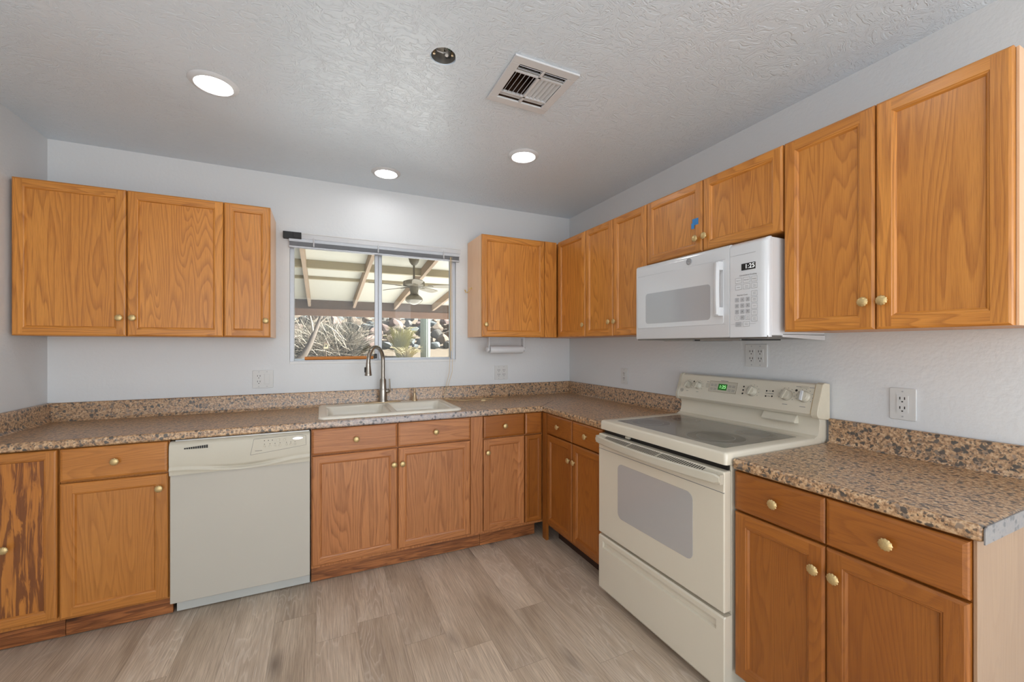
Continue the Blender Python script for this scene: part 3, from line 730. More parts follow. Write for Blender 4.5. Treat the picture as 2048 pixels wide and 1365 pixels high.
mb = MB(); mb.lathe([(.031, .005), (.031, .012), (.0275, .020), (.0275, .085), (.0255, .095), (.0235, .105), (.0225, .160), (.0195, .166), (.0195, .170)], n=28); mb.build('body', NICK, f)
dv = Vector((-.608, -.794, 0)); R_ = .093; zc = 1.232-fz
pts = [Vector((0, 0, .165)), Vector((0, 0, .20))]
for i in range(0, 19):
    t_ = PI*i/18; pts.append(dv*(R_-R_*math.cos(t_))+Vector((0, 0, zc+R_*math.sin(t_))))
pts.append(dv*(2*R_+.002)+Vector((0, 0, zc-.015)))
mb = MB(); mb.tube(pts, .0135, 16); mb.build('spout', NICK, f, smooth=60)
tip = dv*(2*R_+.002)
mb = MB(); mb.lathe([(.0145, zc-.012), (.0155, zc-.018), (.0155, zc-.026), (.0165, zc-.035), (.022, zc-.085), (.024, zc-.092), (.0235, zc-.096)], (tip.x, tip.y, 0), n=24)
sh = mb.build('spray_head', NICK, f)
mb = MB(); mb.lathe([(.021, zc-.0975), (.021, zc-.096)], (tip.x, tip.y, 0), n=24); mb.build('spray_face', DKG, sh)
mb = MB(); mb.box(-.006, .006, -.004, .004, -.018, .018, mat=Matrix.Translation((tip.x-.019, tip.y-.006, zc-.058)) @ Matrix.Rotation(-.5, 4, 'Z')); mb.build('spray_button', BLK, sh, bevel=.003)
mb = MB(); mb.lathe([(.015, .0), (.015, .018), (.010, .026)], (.02, -.006, .080), 'x', 18); mb.build('handle_hub', NICK, f)
mb = MB(); mb.tube([(.044, -.006, .074), (.046, -.008, .10), (.045, -.010, .14), (.043, -.012, .168)], [.007, .006, .0052, .0048], 10); mb.build('lever', NICK, f)
sd = thing('soap_dispenser', 'small champagne-coloured soap dispenser right of the faucet', 'soap dispenser', (-1.405, -.088, fz))
mb = MB(); mb.lathe([(.021, 0), (.021, .004), (.017, .010), (.011, .040), (.009, .055)], n=20); mb.build('base', BRNZ, sd)
mb = MB(); mb.lathe([(.006, .055), (.0075, .062), (.0075, .09), (.005, .095)], n=16); mb.tube([(0, 0, .084), (-.012, -.02, .088), (-.02, -.034, .084)], .004, 8); mb.build('pump_head', BRNZ, sd)

# ------------------------------------------------------------------ paper towel holder
p = thing('paper_towel_holder', 'white paper towel holder hung under the wall cabinet right of the window', 'paper towel holder', (-.700, -.165, 1.402))
for sx in (-.150, .150):
    mb = MB(); mb.box(sx-.004, sx+.004, -.02, .03, -.105, 0); mb.build('arm', WHT2, p, bevel=.003)
mb = MB(); mb.box(-.154, .154, -.02, .03, -.006, 0); mb.build('mounting_plate', WHT2, p, bevel=.002)
mb = MB(); mb.lathe([(.030, -.142), (.031, -.139), (.031, .139), (.030, .142)], (0, 0, -.098), 'x', 24); mb.build('roller', WHT2, p)
for sx in (-.168, .151):
    mb = MB(); mb.lathe([(.014, 0), (.020, .003), (.020, .014), (.013, .017)], (sx, 0, -.098), 'x', 18); mb.build('end_knob', WHT2, p)

# ------------------------------------------------------------------ outlets
def recept(parent, x, z, w=.034, h=.068):
    mb = MB(); mb.rrect(x-w/2, x+w/2, z-h/2, z+h/2, -.0075, -.003, .003, 0)
    for dz in (.018, -.018):
        mb.box(x-.0085, x-.0055, -.0082, -.0072, z+dz-.001, z+dz+.009, 1); mb.box(x+.0055, x+.0085, -.0082, -.0072, z+dz-.001, z+dz+.009, 1)
        mb.cyl((x, -.0082, z+dz-.009), .0028, .001, 'y', 10, 1)
    mb.build('receptacle', [PLATE, DKG], parent, smooth=30)
def outlet(loc, rz, gangs, label, w=None, h=.116):
    t = thing('outlet_plate', label, 'outlet', loc, rz, 'wall outlets')
    w = w or (.072 if len(gangs) == 1 else .118)
    mb = MB(); mb.rrect(-w/2, w/2, -h/2, h/2, -.0055, 0, .005); mb.build('cover_plate', PLATE, t, bevel=.002)
    xs = [0] if len(gangs) == 1 else [-.023, .023]
    for x, g in zip(xs, gangs):
        if g == 'o': recept(t, x, 0)
        else:
            mb = MB(); mb.rrect(x-.017, x+.017, -.034, .034, -.007, -.003, .002); mb.box(x-.014, x+.014, -.0085, -.006, -.031, .031); mb.build('rocker_switch', PLATE, t, bevel=.001)
        for dz in (.048, -.048):
            mb = MB(); mb.cyl((x, -.0065, dz), .003, .002, 'y', 10); mb.build('screw', LGRY, t)
    return t
outlet((-2.376, 0, 1.116), 0, 'os', 'two-gang plate with an outlet and a rocker switch left of the window')
outlet((-.672, 0, 1.112), 0, 'oo', 'two-gang outlet plate under the paper towel holder')
outlet((0, -.742, 1.111), -PI/2, 'o', 'single outlet plate above the worktop left of the stove')
outlet((0, -1.752, 1.285), -PI/2, 'oo', 'two-gang outlet plate just under the microwave')
outlet((0, -2.338, 1.112), -PI/2, 'o', 'single outlet with a wide plate above the right worktop', w=.080, h=.122)

# ------------------------------------------------------------------ dishwasher
dw = thing('dishwasher', 'bisque built-in dishwasher between the oak base cabinets', 'dishwasher', (-2.389, 0, 0))
hw = .3045
mb = MB(); mb.box(-hw+.003, hw-.003, -.59, -.02, .10, .866); mb.build('tub', DKG, dw)
mb = MB(); mb.box(-hw, hw, -.634, -.595, .080, .706); mb.build('door_panel', DWF, dw, bevel=.003)
def dwy(x, z):
    t = max(0, min(1, (z-.706)/.162))
    y = -.646 - .004*math.sin(PI*t)
    if t > .88: y += .018*((t-.88)/.12)**2
    cz = .748-.026*math.cos(x/hw*PI/2)**2
    g = math.exp(-((z-cz)/.007)**2)
    y += .010*g*(.10+.90*max(0, 1-(x/.17)**2))
    if z < cz: y -= .004*math.exp(-((z-cz+.014)/.008)**2)
    return y
mb = MB(); nx, nz = 60, 60
G = [[mb.bm.verts.new((-hw+2*hw*i/nx, dwy(-hw+2*hw*i/nx, .7065+.1615*k/nz), .7065+.1615*k/nz)) for i in range(nx+1)] for k in range(nz+1)]
for k in range(nz):
    for i in range(nx): mb.bm.faces.new((G[k][i], G[k][i+1], G[k+1][i+1], G[k+1][i]))
for i in (0, nx):
    ring = [G[k][i] for k in range(nz+1)]; b0 = mb.bm.verts.new((ring[0].co.x, -.60, .7065)); b1 = mb.bm.verts.new((ring[0].co.x, -.60, .868)); mb.bm.faces.new(ring+[b1, b0])
mb.bm.faces.new([G[nz][i] for i in range(nx+1)]+[mb.bm.verts.new((hw, -.60, .868)), mb.bm.verts.new((-hw, -.60, .868))])
cp = mb.build('control_panel', BISQD, dw, smooth=30)
mb = MB(); mb.box(-hw+.02, hw-.004, -.628, -.60, .868, .8735); mb.build('top_strip', STEEL, dw)
mb = MB()
for i in range(11):
    x = -.245+i*.0088; z0 = .832+.0003*i; hh = .003+.0009*i
    mb.box(x, x+.0062, -.6515, -.640, z0-hh/2, z0+hh/2+.003)
mb.build('vent', BLK, cp, smooth=0)
mb = MB(); Pz = [(.03, .772), (.045, .852), (.255, .858), (.285, .850), (.286, .800), (.16, .786)]
mb.prism([(x, z) for x, z in Pz], 'y', -.6518, -.648, 0)
for (xa, za), (xb, zb) in zip(Pz, Pz[1:]+Pz[:1]):
    mb.tube([(xa, -.6518, za), (xb, -.6518, zb)], .0006, 4, 1)
mb.build('console', [BISQD, GRY], cp, smooth=0)
mb = MB()
for x in (.092, .110, .128): mb.cyl((x, -.6525, .840), .0022, .001, 'y', 8)
for x in (.092, .117, .140, .163, .193, .213, .233): mb.cyl((x, -.6525, .822), .002, .001, 'y', 8)
mb.box(.05, .082, -.6525, -.6518, .790, .7915)
mb.build('indicator', DKG, cp, smooth=0)
for x, z, r in [(.155, .839, .010), (.184, .838, .008)]+[(q, .810, .007) for q in (.093, .117, .140, .163, .193, .213, .233)]:
    mb = MB(); mb.lathe([(r, -.6518), (r, -.6524), (r-.001, -.653), (r-.002, -.6522)], (x, 0, z), 'y', 18); mb.build('button', BISQD, cp)
mb = MB(); mb.prism([(.246+.026*math.cos(2*PI*i/32), .839+.0085*math.sin(2*PI*i/32)) for i in range(32)], 'y', -.6545, -.6515); mb.build('emblem', plain('silver_emblem', (205, 207, 212), .2, metal=.7), cp, bevel=.001)
mb = MB(); mb.box(-hw+.01, hw-.002, -.568, -.553, .006, .082); kp = mb.build('toe_panel', plain('grey_toe_panel', (190, 190, 184), .4, noise=.05, nscale=8), dw, bevel=.002)
for x in (-hw+.03, hw-.02):
    mb = MB(); mb.cyl((x, -.571, .055), .005, .004, 'y', 10); mb.build('screw', STEEL, kp)

# ------------------------------------------------------------------ stove (local frame: front = -y, s = -world y)
rg = thing('stove', 'bisque electric range with glass cooktop and green clock between the worktops', 'stove', (0, -1.7055, 0), -PI/2)
hw = .380
CTZ = .936
mb = MB(); mb.box(-hw+.003, hw-.003, -.628, -.03, .03, .888); mb.build('body', BISQ, rg, bevel=.003)
mb = MB()
# cooktop frame as a rounded tray with an opening for the glass
def ring4(o, z): return [(-hw+o[0], -.662+o[1], z), (hw-o[0], -.662+o[1], z), (hw-o[0], -.055, z), (-hw+o[0], -.055, z)]
gx0, gx1, gy0, gy1 = -hw+.055, hw-.055, -.600, -.130
mb.rings([rrp(-hw, hw, -.662, -.055, .012, .889), rrp(-hw, hw, -.662, -.055, .012, .926), rrp(-hw+.003, hw-.003, -.659, -.056, .012, .933), rrp(-hw+.010, hw-.010, -.652, -.058, .010, CTZ), rrp(gx0, gx1, gy0, gy1, .015, CTZ-.0005), rrp(gx0+.002, gx1-.002, gy0+.002, gy1-.002, .015, CTZ-.006)], cap0=True, cap1=False)
mb.build('cooktop', BISQ, rg, smooth=50)
mb = MB(); mb.rings([rrp(gx0, gx1, gy0, gy1, .015, CTZ-.005), rrp(gx0, gx1, gy0, gy1, .015, CTZ-.001)]); mb.build('glass_top', GLASSTOP, rg, smooth=30)
for bx, by, r in ((-.205, -.470, .095), (-.185, -.235, .075), (.170, -.455, .118), (.195, -.225, .082)):
    mb = MB(); z = CTZ-.001
    mb.lathe([(r, 0), (r, .0004)], (bx, by, z), n=48, m=0); mb.lathe([(r+.002, 0), (r+.002, .0003), (r, .0003)], (bx, by, z), n=48, m=1, cap0=False, cap1=False)
    mb.lathe([(r*.66, .0004), (r*.66, .0006), (r*.64, .0006)], (bx, by, z), n=48, m=1, cap0=False, cap1=False)
    mb.build('burner', [BURN, BURNR], rg)
# oven door
yd = -.672
mb = MB(); mb.box(-hw, hw, yd, -.632, .338, .866); od = mb.build('oven_door', BISQ, rg, bevel=.006, seg=3)
mb = MB(); mb.rrect(-.222, .238, .468, .742, yd-.0012, yd+.004, .030, n=8); mb.build('oven_window', OWIN, od)
mb = MB(); mb.box(-hw, hw, yd-.001, yd+.002, .786, .788); mb.build('door_seam', GRY, od)
# handle: bowed bar with closed ends, grille behind it
def hy(x): return yd-.020-.034*(1-(x/hw)**2)
mb = MB(); R = []
for i in range(41):
    x = -hw+.004+(2*hw-.008)*i/40; y = hy(x); e = min(1, (hw-.002-abs(x))/.02); hh = .019*(.55+.45*e)
    zc_ = .838
    R.append([(x, y+.010, zc_-hh), (x, y+.002, zc_-hh-.001), (x, y-.004, zc_-hh+.006), (x, y-.004, zc_+hh-.005), (x, y+.001, zc_+hh), (x, y+.008, zc_+hh)])
mb.rings(R)
for sx in (-1, 1): mb.box(sx*(hw-.002), sx*(hw-.050), yd-.020, yd+.004, .820, .856)
mb.build('handle', BISQD, od, smooth=40)
mb = MB(); R = []
for i in range(41):
    x = -hw+.03+(2*hw-.06)*i/40
    R.append([(x, hy(x)+.006, .850), (x, yd+.01, .864), (x, yd+.01, .858), (x, hy(x)+.006, .846)])
mb.rings(R); mb.build('grille', BISQD, od, smooth=30)
mb = MB(); k = 0
for i in range(54):
    x = -hw+.075+i*.0113
    if i in (16, 33): continue
    y0, y1 = hy(x)+.010, yd+.003
    if y1-y0 < .008: continue
    za, zb = .850+.014*((.004)/(yd+.01-hy(x)-.006)), .850+.014*((y1-hy(x)-.006)/(yd+.01-hy(x)-.006))
    mb.face([(x, y0, za+.0012), (x+.005, y0, za+.0012), (x+.005, y1, zb+.0012), (x, y1, zb+.0012)])
mb.build('vent_slots', BLK, od, smooth=0)
mb = MB(); mb.box(-hw+.01, hw-.01, -.640, -.625, .866, .889); mb.build('gap_strip', BLK, rg)
mb = MB(); mb.box(-.192, -.164, -.652, -.636, .872, .884); mb.build('door_latch', BISQD, rg, bevel=.002)
# storage drawer with the pressed recess along its top
mb = MB()
prof = [(-.632, .040), (yd+.006, .036), (yd, .046), (yd, .262), (yd+.012, .266), (yd+.012, .282), (yd, .300), (yd, .318), (yd+.006, .324), (-.632, .324)]
inner = [-hw, -hw+.035, hw-.035, hw]
mb.rings([[(-hw+.035, y, z) for y, z in prof], [(hw-.035, y, z) for y, z in prof]])
pe = [(-.632, .040), (yd+.006, .036), (yd, .046), (yd, .318), (yd+.006, .324), (-.632, .324)]
for sx in (-1, 1): mb.rings([[(sx*(hw-.035), y, z) for y, z in pe], [(sx*(hw-.003), y, z) for y, z in pe], [(sx*hw, y+.004, z) for y, z in pe]])
mb.build('storage_drawer', BISQ, rg, smooth=30)
for sx in (-hw+.05, hw-.05):
    for yy in (-.58, -.10):
        mb = MB(); mb.lathe([(.018, 0), (.018, .012), (.008, .014), (.008, .04)], (sx, yy, 0), n=14); mb.build('foot', BLK, rg)
# backguard
gw = hw+.008
mb = MB()
prof = [(-.012, .90), (-.012, 1.166), (-.046, 1.170), (-.060, 1.164), (-.098, 1.052), (-.100, 1.038), (-.092, 1.026), (-.074, 1.022), (-.066, 1.005), (-.070, .965), (-.080, .945), (-.104, CTZ), (-.104, CTZ-.01), (-.05, .90)]
mb.rings([[(-hw+.004, y, z) for y, z in prof], [(hw-.004, y, z) for y, z in prof]])
bg = mb.build('backguard', BISQ, rg, smooth=35)
cap = [(-.010, 1.010), (-.010, 1.168), (-.048, 1.174), (-.064, 1.167), (-.103, 1.052), (-.105, 1.036), (-.096, 1.022), (-.074, 1.018)]
for sx, m_ in ((-1, BISQD), (1, YEL)):
    mb = MB(); mb.rings([[(sx*(hw-.020 if sx > 0 else hw-.010), y, z) for y, z in cap], [(sx*gw, y, z) for y, z in cap]])
    mb.build('end_cap', m_, bg, bevel=.003)
mb = MB(); mb.prism([(-.062, .982), (-.096, .986), (-.098, .992), (-.074, 1.024), (-.062, 1.024)], 'x', .135, .290); mb.build('vent_hood', BISQ, bg, bevel=.002)
mb = MB(); mb.rings([[(hw-.0225, y-.0006, z) for y, z in ((-.060, 1.1645), (-.0985, 1.052), (-.1005, 1.038))], [(hw-.0195, y-.0012, z) for y, z in ((-.060, 1.1645), (-.0985, 1.052), (-.1005, 1.038))]], 0, False, False, closed=False)
mb.build('yellow_seam', plain('yellowed_seam', (200, 172, 118), .5), bg, smooth=0)
# the sloped face: helper to place things on it
def onface(s, z, off=0.0):
    t = (z-1.052)/(1.164-1.052); y = -.098+t*(.038); nv = Vector((0, -.947, .321))
    return Vector((s, y, z))+nv*off
FR = Matrix.Rotation(-math.atan2(.038, .112), 4, 'X')
def facemat(s, z, off=0.0): return Matrix.Translation(onface(s, z, off)) @ FR
kn = [(-.312, .021), (-.242, .021), (.080, .025), (.245, .026), (.322, .026)]
for i, (sx, r) in enumerate(kn):
    M = facemat(sx, 1.108)
    mb = MB(); n = 24
    R = [[M @ Vector((rr_*math.cos(2*PI*q/n), h_, rr_*math.sin(2*PI*q/n))) for q in range(n)] for rr_, h_ in ((r, -.0005), (r, -.006), (r*.86, -.010), (r*.80, -.020), (r*.72, -.022))]
    mb.rings(R, 0, False, True)
    tl = .35 if i < 4 else 0
    mb.box(-.0042, .0042, -.030, -.018, -r*.82, r*.82, 1 if i == 4 else 0, mat=M @ Matrix.Rotation(tl, 4, 'Y'))
    kb = mb.build('control_knob', [BISQD, WHT2], bg, smooth=35)
    mb = MB()
    for q in range(9):
        a_ = PI*.65-q*PI*1.3/8 - .5
        M2 = M @ Matrix.Translation((( r+.008)*math.sin(a_+.6), -.0012, (r+.008)*math.cos(a_+.6)))
        mb.box(-.0016, .0016, -.0006, .0004, -.0012, .0012, mat=M2)
    mb.build('dial_marks', GRY, bg, smooth=0)
mb = MB(); M = facemat(-.085, 1.112, 0)
mb.rrect(-.086, .078, -.028, .030, -.0012, .002, .006, 0); bmesh.ops.transform(mb.bm, matrix=M, verts=mb.bm.verts)
tf = len(mb.bm.verts)
dc = mb.build('clock_panel', BISQD, bg, smooth=0)
mb = MB(); M = facemat(-.085, 1.112, 0)
for (xa, za), (xb, zb) in zip([(-.086, -.028), (.078, -.028), (.078, .030), (-.086, .030)], [(.078, -.028), (.078, .030), (-.086, .030), (-.086, -.028)]):
    mb.tube([M @ Vector((xa, -.0014, za)), M @ Vector((xb, -.0014, zb))], .0007, 4)
mb.build('clock_outline', plain('brown_print', (150, 128, 108), .5), bg)
mb = MB(); mb.box(-.030, .022, -.0022, .0, -.016, .018, mat=M); ds = mb.build('clock_display', GREENB, bg, smooth=0)
mb = MB(); me = text_mesh('1:25', .024); mb.add_mesh(me, lambda c: M @ Vector((c.x-.003, -.0027, c.y+.001))); mb.build('clock_digits', GREEN, ds, smooth=0, recalc=False)
mb = MB()
for xx in (-.070, -.048, .038, .060):
    for zz in (.012, -.010):
        for k_ in range(2): mb.box(xx-.008, xx+.008, -.0017, -.001, zz-.001-.007*k_, zz+.001-.007*k_, mat=M)
mb.box(-.022, .022, -.0016, -.001, .034, .0365, mat=M)
mb.build('clock_key_marks', GRY, bg, smooth=0)
mb = MB(); M = facemat(0, 1.108, 0)
for sx, dz, r in ((-.278, .022, .0045), (.030, .020, .0045), (.030, .002, .0045), (.030, -.016, .0045), (.150, .010, .004), (.180, .012, .004), (.150, -.016, .004), (.180, -.014, .004), (.284, .026, .0055)):
    n = 12; mb.rings([[M @ Vector((sx+r*math.cos(2*PI*q/n), -.001, dz+r*math.sin(2*PI*q/n))) for q in range(n)]], 0, False, True)
mb.build('indicator_lights', BLK, bg, smooth=0, recalc=False)
mb = MB(); mb.rrect(-.193, -.177, -.006, .020, -.002, .001, .003); bmesh.ops.transform(mb.bm, matrix=M, verts=mb.bm.verts); mb.box(.302, .334, -.004, 0, .038, .048, mat=M); mb.build('rocker', BISQD, bg, bevel=.001)
mb = MB()
for sx, dz, w_ in ((-.312, -.036, .016), (-.242, -.036, .014), (.245, -.044, .022), (.322, -.046, .024), (.165, -.002, .040), (-.185, .028, .014), (.290, .044, .020), (.346, .044, .020), (.165, .011, .012), (.165, -.015, .012)):
    mb.box(sx-w_/2, sx+w_/2, -.0012, 0, dz-.001, dz+.001, mat=M)
mb.build('printed_marks', GRY, bg, smooth=0)
def monogram(mb, M, r, m=0):
    n = 28
    for a_ in (r, r*.86): mb.tube([M @ Vector((a_*math.cos(2*PI*q/n), -.001, a_*math.sin(2*PI*q/n))) for q in range(n+1)], r*.035, 4, m)
    me = text_mesh('GE', r*.95); mb.add_mesh(me, lambda c: M @ Vector((c.x, -.0014, c.y)), m)
mb = MB(); monogram(mb, facemat(-.350, 1.075), .010); mb.build('logo', GRY, bg, smooth=0)

# ------------------------------------------------------------------ microwave
mw = thing('microwave', 'white over-the-range microwave mounted beneath the short oak cabinet', 'microwave', (0, -1.692, 1.372), -PI/2)
hw = .378; mh = .412
mb = MB(); mb.box(-hw, hw, -.372, -.004, .006, mh-.004); mb.build('body', WHT2, mw, bevel=.004)
yf = -.402
dx = 1.904-1.692
mb = MB(); mb.prism([(-.372, 0), (yf+.004, 0), (yf, .006), (yf, mh-.03), (yf+.001, mh-.012), (yf+.008, mh-.004), (yf+.016, mh-.002), (-.372, mh-.002)], 'x', -hw, dx-.0012); md = mb.build('door', WHT, mw, bevel=.003, smooth=50)
mb = MB(); mb.rrect(-hw+.014, dx-.030, .060, .348, yf-.0015, yf+.002, .012); mb.build('door_glass', WHT, md, bevel=.0012)
mb = MB(); mb.rrect(-.300, .114, .084, .248, yf-.0024, yf, .016); mb.build('door_window', MWIN, md)
mb = MB()
for z in (.348, .060): mb.box(-hw+.016, dx-.022, yf-.0006, yf+.001, z-.0009, z+.0009)
mb.build('door_groove', LGRY, md, smooth=0)
mb = MB()
hx = dx-.046
pts = [(hx, yf-.030, .100), (hx-.001, yf-.033, .16), (hx-.001, yf-.034, .22), (hx-.001, yf-.033, .28), (hx, yf-.030, .338)]
R = []
for x, y, z in pts: R.append([(x-.013, y+.012, z), (x-.011, y+.002, z), (x-.004, y-.003, z), (x+.006, y-.003, z), (x+.013, y+.003, z), (x+.014, y+.012, z)])
mb.rings(R); 
mb.box(hx-.013, hx+.014, yf-.030, yf+.002, .300, .340); mb.box(hx-.013, hx+.014, yf-.030, yf+.002, .096, .136)
mb.build('handle', WHT2, md, bevel=.004)
# control panel with the rounded right corner
mb = MB(); pr = [(dx+.0012, -.372), (dx+.0012, yf), (hw-.030, yf), (hw-.016, yf+.003), (hw-.006, yf+.010), (hw, yf+.022), (hw, -.372)]
mb.prism(pr, 'z', 0, mh-.022); mb.rings([[(x, y, mh-.022) for x, y in pr], [(x, max(y, yf+.003), mh-.016) if y < -.38 else (x, y, mh-.016) for x, y in pr], [(x, max(y, yf+.020), mh-.003) if y < -.38 else (x, y, mh-.003) for x, y in pr]], cap0=False)
cpn = mb.build('control_panel', WHT, mw, smooth=40)
mb = MB(); cx0, cx1 = dx+.006, hw-.048
mb.box(cx0-.004, cx1, yf-.0006, yf+.001, .352, .3538); mb.box(cx0, cx1, yf-.0006, yf+.001, .056, .0574); mb.build('panel_groove', LGRY, cpn, smooth=0)
mb = MB(); mb.box(.268, .330, yf-.0015, yf, .284, .312); dp = mb.build('display', BLK, cpn, smooth=0)
mb = MB(); me = text_mesh('1:25', .026); mb.add_mesh(me, lambda c: Vector((c.x+.306, yf-.002, c.y+.298))); mb.build('digits', DIG, dp, smooth=0, recalc=False)
def key(x0, x1, z0, z1, m, label=None, bars=1):
    mb = MB(); mb.rrect(x0, x1, z0, z1, yf-.0010, yf, .003, 0, 3)
    if m is WHT2:
        for (xa, za), (xb, zb) in (((x0, z0), (x1, z0)), ((x1, z0), (x1, z1)), ((x1, z1), (x0, z1)), ((x0, z1), (x0, z0))): mb.tube([(xa, yf-.001, za), (xb, yf-.001, zb)], .0004, 4, 1)
    if label:
        me = text_mesh(label, .0095 if len(label) == 1 else .0055); mb.add_mesh(me, lambda c: Vector((c.x+(x0+x1)/2, yf-.0014, c.y+(z0+z1)/2)), 2)
    else:
        zc_ = (z0+z1)/2
        for k_ in range(bars):
            zz = zc_+(.003 if bars == 2 and k_ == 0 else (-.003 if bars == 2 else 0)); mb.box((x0+x1)/2-(x1-x0)*.24, (x0+x1)/2+(x1-x0)*.24, yf-.0014, yf-.0008, zz-.0006, zz+.0006, 1)
    mb.build('button', [m, GRY, DKG], cpn, smooth=0)
for r_ in range(2):
    z0 = .232-r_*.028
    for c_, (xa, xb) in enumerate(((.240, .268), (.276, .306), (.313, .338))):
        key(xa, xb, z0, z0+.021, WHT2, [['Popcorn', 'Beverage', 'Reheat'], ['Potato', None, None]][r_][c_], 2)
for r_ in range(5):
    z0 = .172-r_*.0265; key(.313, .338, z0, z0+.021, WHT2, None, 2 if r_ != 2 else 1)
for r_ in range(3):
    for c_ in range(3):
        x0 = .238+c_*.0245; z0 = .151-r_*.0255; key(x0, x0+.0185, z0, z0+.0185, LGRY, str(r_*3+c_+1))
key(.238, .2565, .0745, .093, WHT2, None, 2); key(.2625, .281, .0745, .093, LGRY, '0'); key(.287, .3055, .0745, .093, WHT2, None, 2)
key(.240, .268, .046, .066, LGRY, None, 1); key(.276, .304, .046, .066, WHT2, None, 2)
mb = MB()
for s_, x, z in (('Convenience Cooking', .297, .263), ('Express Cook', .272, .180)):
    me = text_mesh(s_, .0085); mb.add_mesh(me, lambda c: Vector((c.x+x, yf-.0012, c.y+z)))
mb.build('panel_lettering', DKG, cpn, smooth=0, recalc=False)
mb = MB(); mb.cyl((-.007, yf-.003, .374), .0165, .004, 'y', 28); lg = mb.build('logo', LGRY, md, bevel=.001)
mb = MB(); monogram(mb, Matrix.Translation((-.007, yf-.0030, .374)), .0135); mb.build('monogram', GRY, lg, smooth=0)
# underside
mb = MB(); mb.box(-hw+.004, hw-.004, -.392, -.006, -.006, .006); us_ = mb.build('bottom_plate', plain('grey_underside', (120, 118, 114), .4, metal=.5), mw, smooth=0)
mb = MB(); mb.box(-.20, -.03, -.35, -.06, -.011, -.006); mb.box(.03, .22, -.35, -.06, -.011, -.006); mb.build('grease_filter', DKG, us_, smooth=0)
mb = MB(); mb.box(-.21, -.02, -.36, -.35, -.013, -.006); mb.box(.02, .23, -.36, -.35, -.013, -.006); mb.build('filter_frame', STEEL, us_, smooth=0)
mb = MB(); mb.prism([(-.004, .012), (-.30, .012), (-.30, .0), (-.004, -.012)], 'x', hw-.006, hw); mb.build('side_skirt', WHT2, mw)

# ------------------------------------------------------------------ outside: patio cover, fan, yard
CREAM = plain('cream_roof_deck', (190, 185, 170), .7, noise=.05, nscale=2)
CREAM2 = plain('tan_painted_beam', (156, 143, 116), .7, noise=.08, nscale=5)
RAFT = plain('tan_rafter', (160, 137, 114), .7, noise=.12, nscale=9)
BEAM = plain('brown_beam', (128, 100, 82), .7, noise=.18, nscale=7)
LEDG = plain('dark_brown_board', (91, 74, 61), .7, noise=.25, nscale=9)
CONC = plain('pale_concrete', (230, 232, 236), .8, noise=.06, nscale=3)
mb = MB(); mb.box(-9, 9, T+.005, 7.2, -.22, -.08); struct(mb.build('floor_patio', CONC, smooth=0))
pc = thing('patio_cover', 'open patio roof with tan rafters, cream deck and brown beam outside the window', 'patio cover', (0, 0, 0))
PX0, PX1, PYB = -4.2, 1.7, 5.8
def zr(y): return 2.86-.108*y     # underside of the deck
sl = math.atan(.108)
mb = MB(); mb.prism([(T+.01, zr(T)), (6.3, zr(6.3)), (6.3, zr(6.3)+.05), (T+.01, zr(T)+.05)], 'x', PX0, PX1); mb.build('roof_deck', CREAM, pc, smooth=0)
for i in range(7):
    x = -3.05+i*.81
    mb = MB(); mb.prism([(T+.012, zr(T)-.002), (PYB-.02, zr(PYB)-.002), (PYB-.02, zr(PYB)-.135), (T+.012, zr(T)-.135)], 'x', x-.024, x+.024); mb.build('rafter', RAFT, pc, smooth=0)
for y, hgt in ((1.2, .05), (1.9, .05), (2.45, .05), (3.15, .11), (4.0, .045)):
    mb = MB(); mb.prism([(y, zr(y)-.001), (y+.05, zr(y)-.006), (y+.05, zr(y)-hgt-.005), (y, zr(y)-hgt)], 'x', PX0, PX1); mb.build('purlin', CREAM2, pc, smooth=0)
mb = MB(); mb.box(PX0, PX1, PYB-.018, PYB+.03, 2.06, zr(PYB)-.001); mb.build('ledger_board', LEDG, pc, smooth=0)
mb = MB(); mb.box(PX0, PX1, PYB-.03, PYB+.06, 1.925, 2.06); mb.build('beam', BEAM, pc, smooth=0)
for x in (PX0+.1, PX1-.1):
    mb = MB(); mb.box(x-.05, x+.05, PYB-.03, PYB+.07, -.08, 1.925); mb.build('post', BEAM, pc, smooth=0)

FANM = plain('taupe_fan_metal', (115, 106, 88), .45); BLADE = plain('pale_fan_blade', (130, 121, 105), .5)
fx, fy = -.862, 2.61
fan = thing('ceiling_fan', 'taupe ceiling fan with a globe light hanging under the patio roof', 'fan', (fx, fy, 2.13))
zt = zr(fy)-2.13
mb = MB(); mb.lathe([(.075, zt-.004), (.075, zt-.03), (.06, zt-.085), (.03, zt-.125)], n=24); mb.build('canopy', FANM, fan)
mb = MB(); mb.cyl((0, 0, .10), .014, zt-.13-.07, n=12); mb.build('downrod', FANM, fan)
mb = MB(); mb.lathe([(.03, .125), (.10, .112), (.145, .095), (.150, .045), (.135, .03), (.07, .025)], n=28); mb.build('motor_housing', FANM, fan)
for i in range(5):
    a_ = math.radians(192+72*i)
    M = Matrix.Rotation(a_, 4, 'Z') @ Matrix.Translation((0, 0, .030)) @ Matrix.Rotation(math.radians(-11), 4, 'X')
    mb = MB(); P = [(.20, -.045), (.36, -.062), (.55, -.066), (.615, -.05), (.632, 0), (.615, .05), (.55, .066), (.36, .062), (.20, .045)]
    mb.rings([[M @ Vector((x, y, -.004)) for x, y in P], [M @ Vector((x, y, .004)) for x, y in P]]); bd = mb.build('blade', BLADE, fan, smooth=0)
    mb = MB(); mb.rings([[M @ Vector((x, y, -.010)) for x, y in ((.08, -.02), (.25, -.03), (.27, 0), (.25, .03), (.08, .02))], [M @ Vector((x, y, -.004)) for x, y in ((.08, -.02), (.25, -.03), (.27, 0), (.25, .03), (.08, .02))]]); mb.build('blade_bracket', FANM, bd, smooth=0)
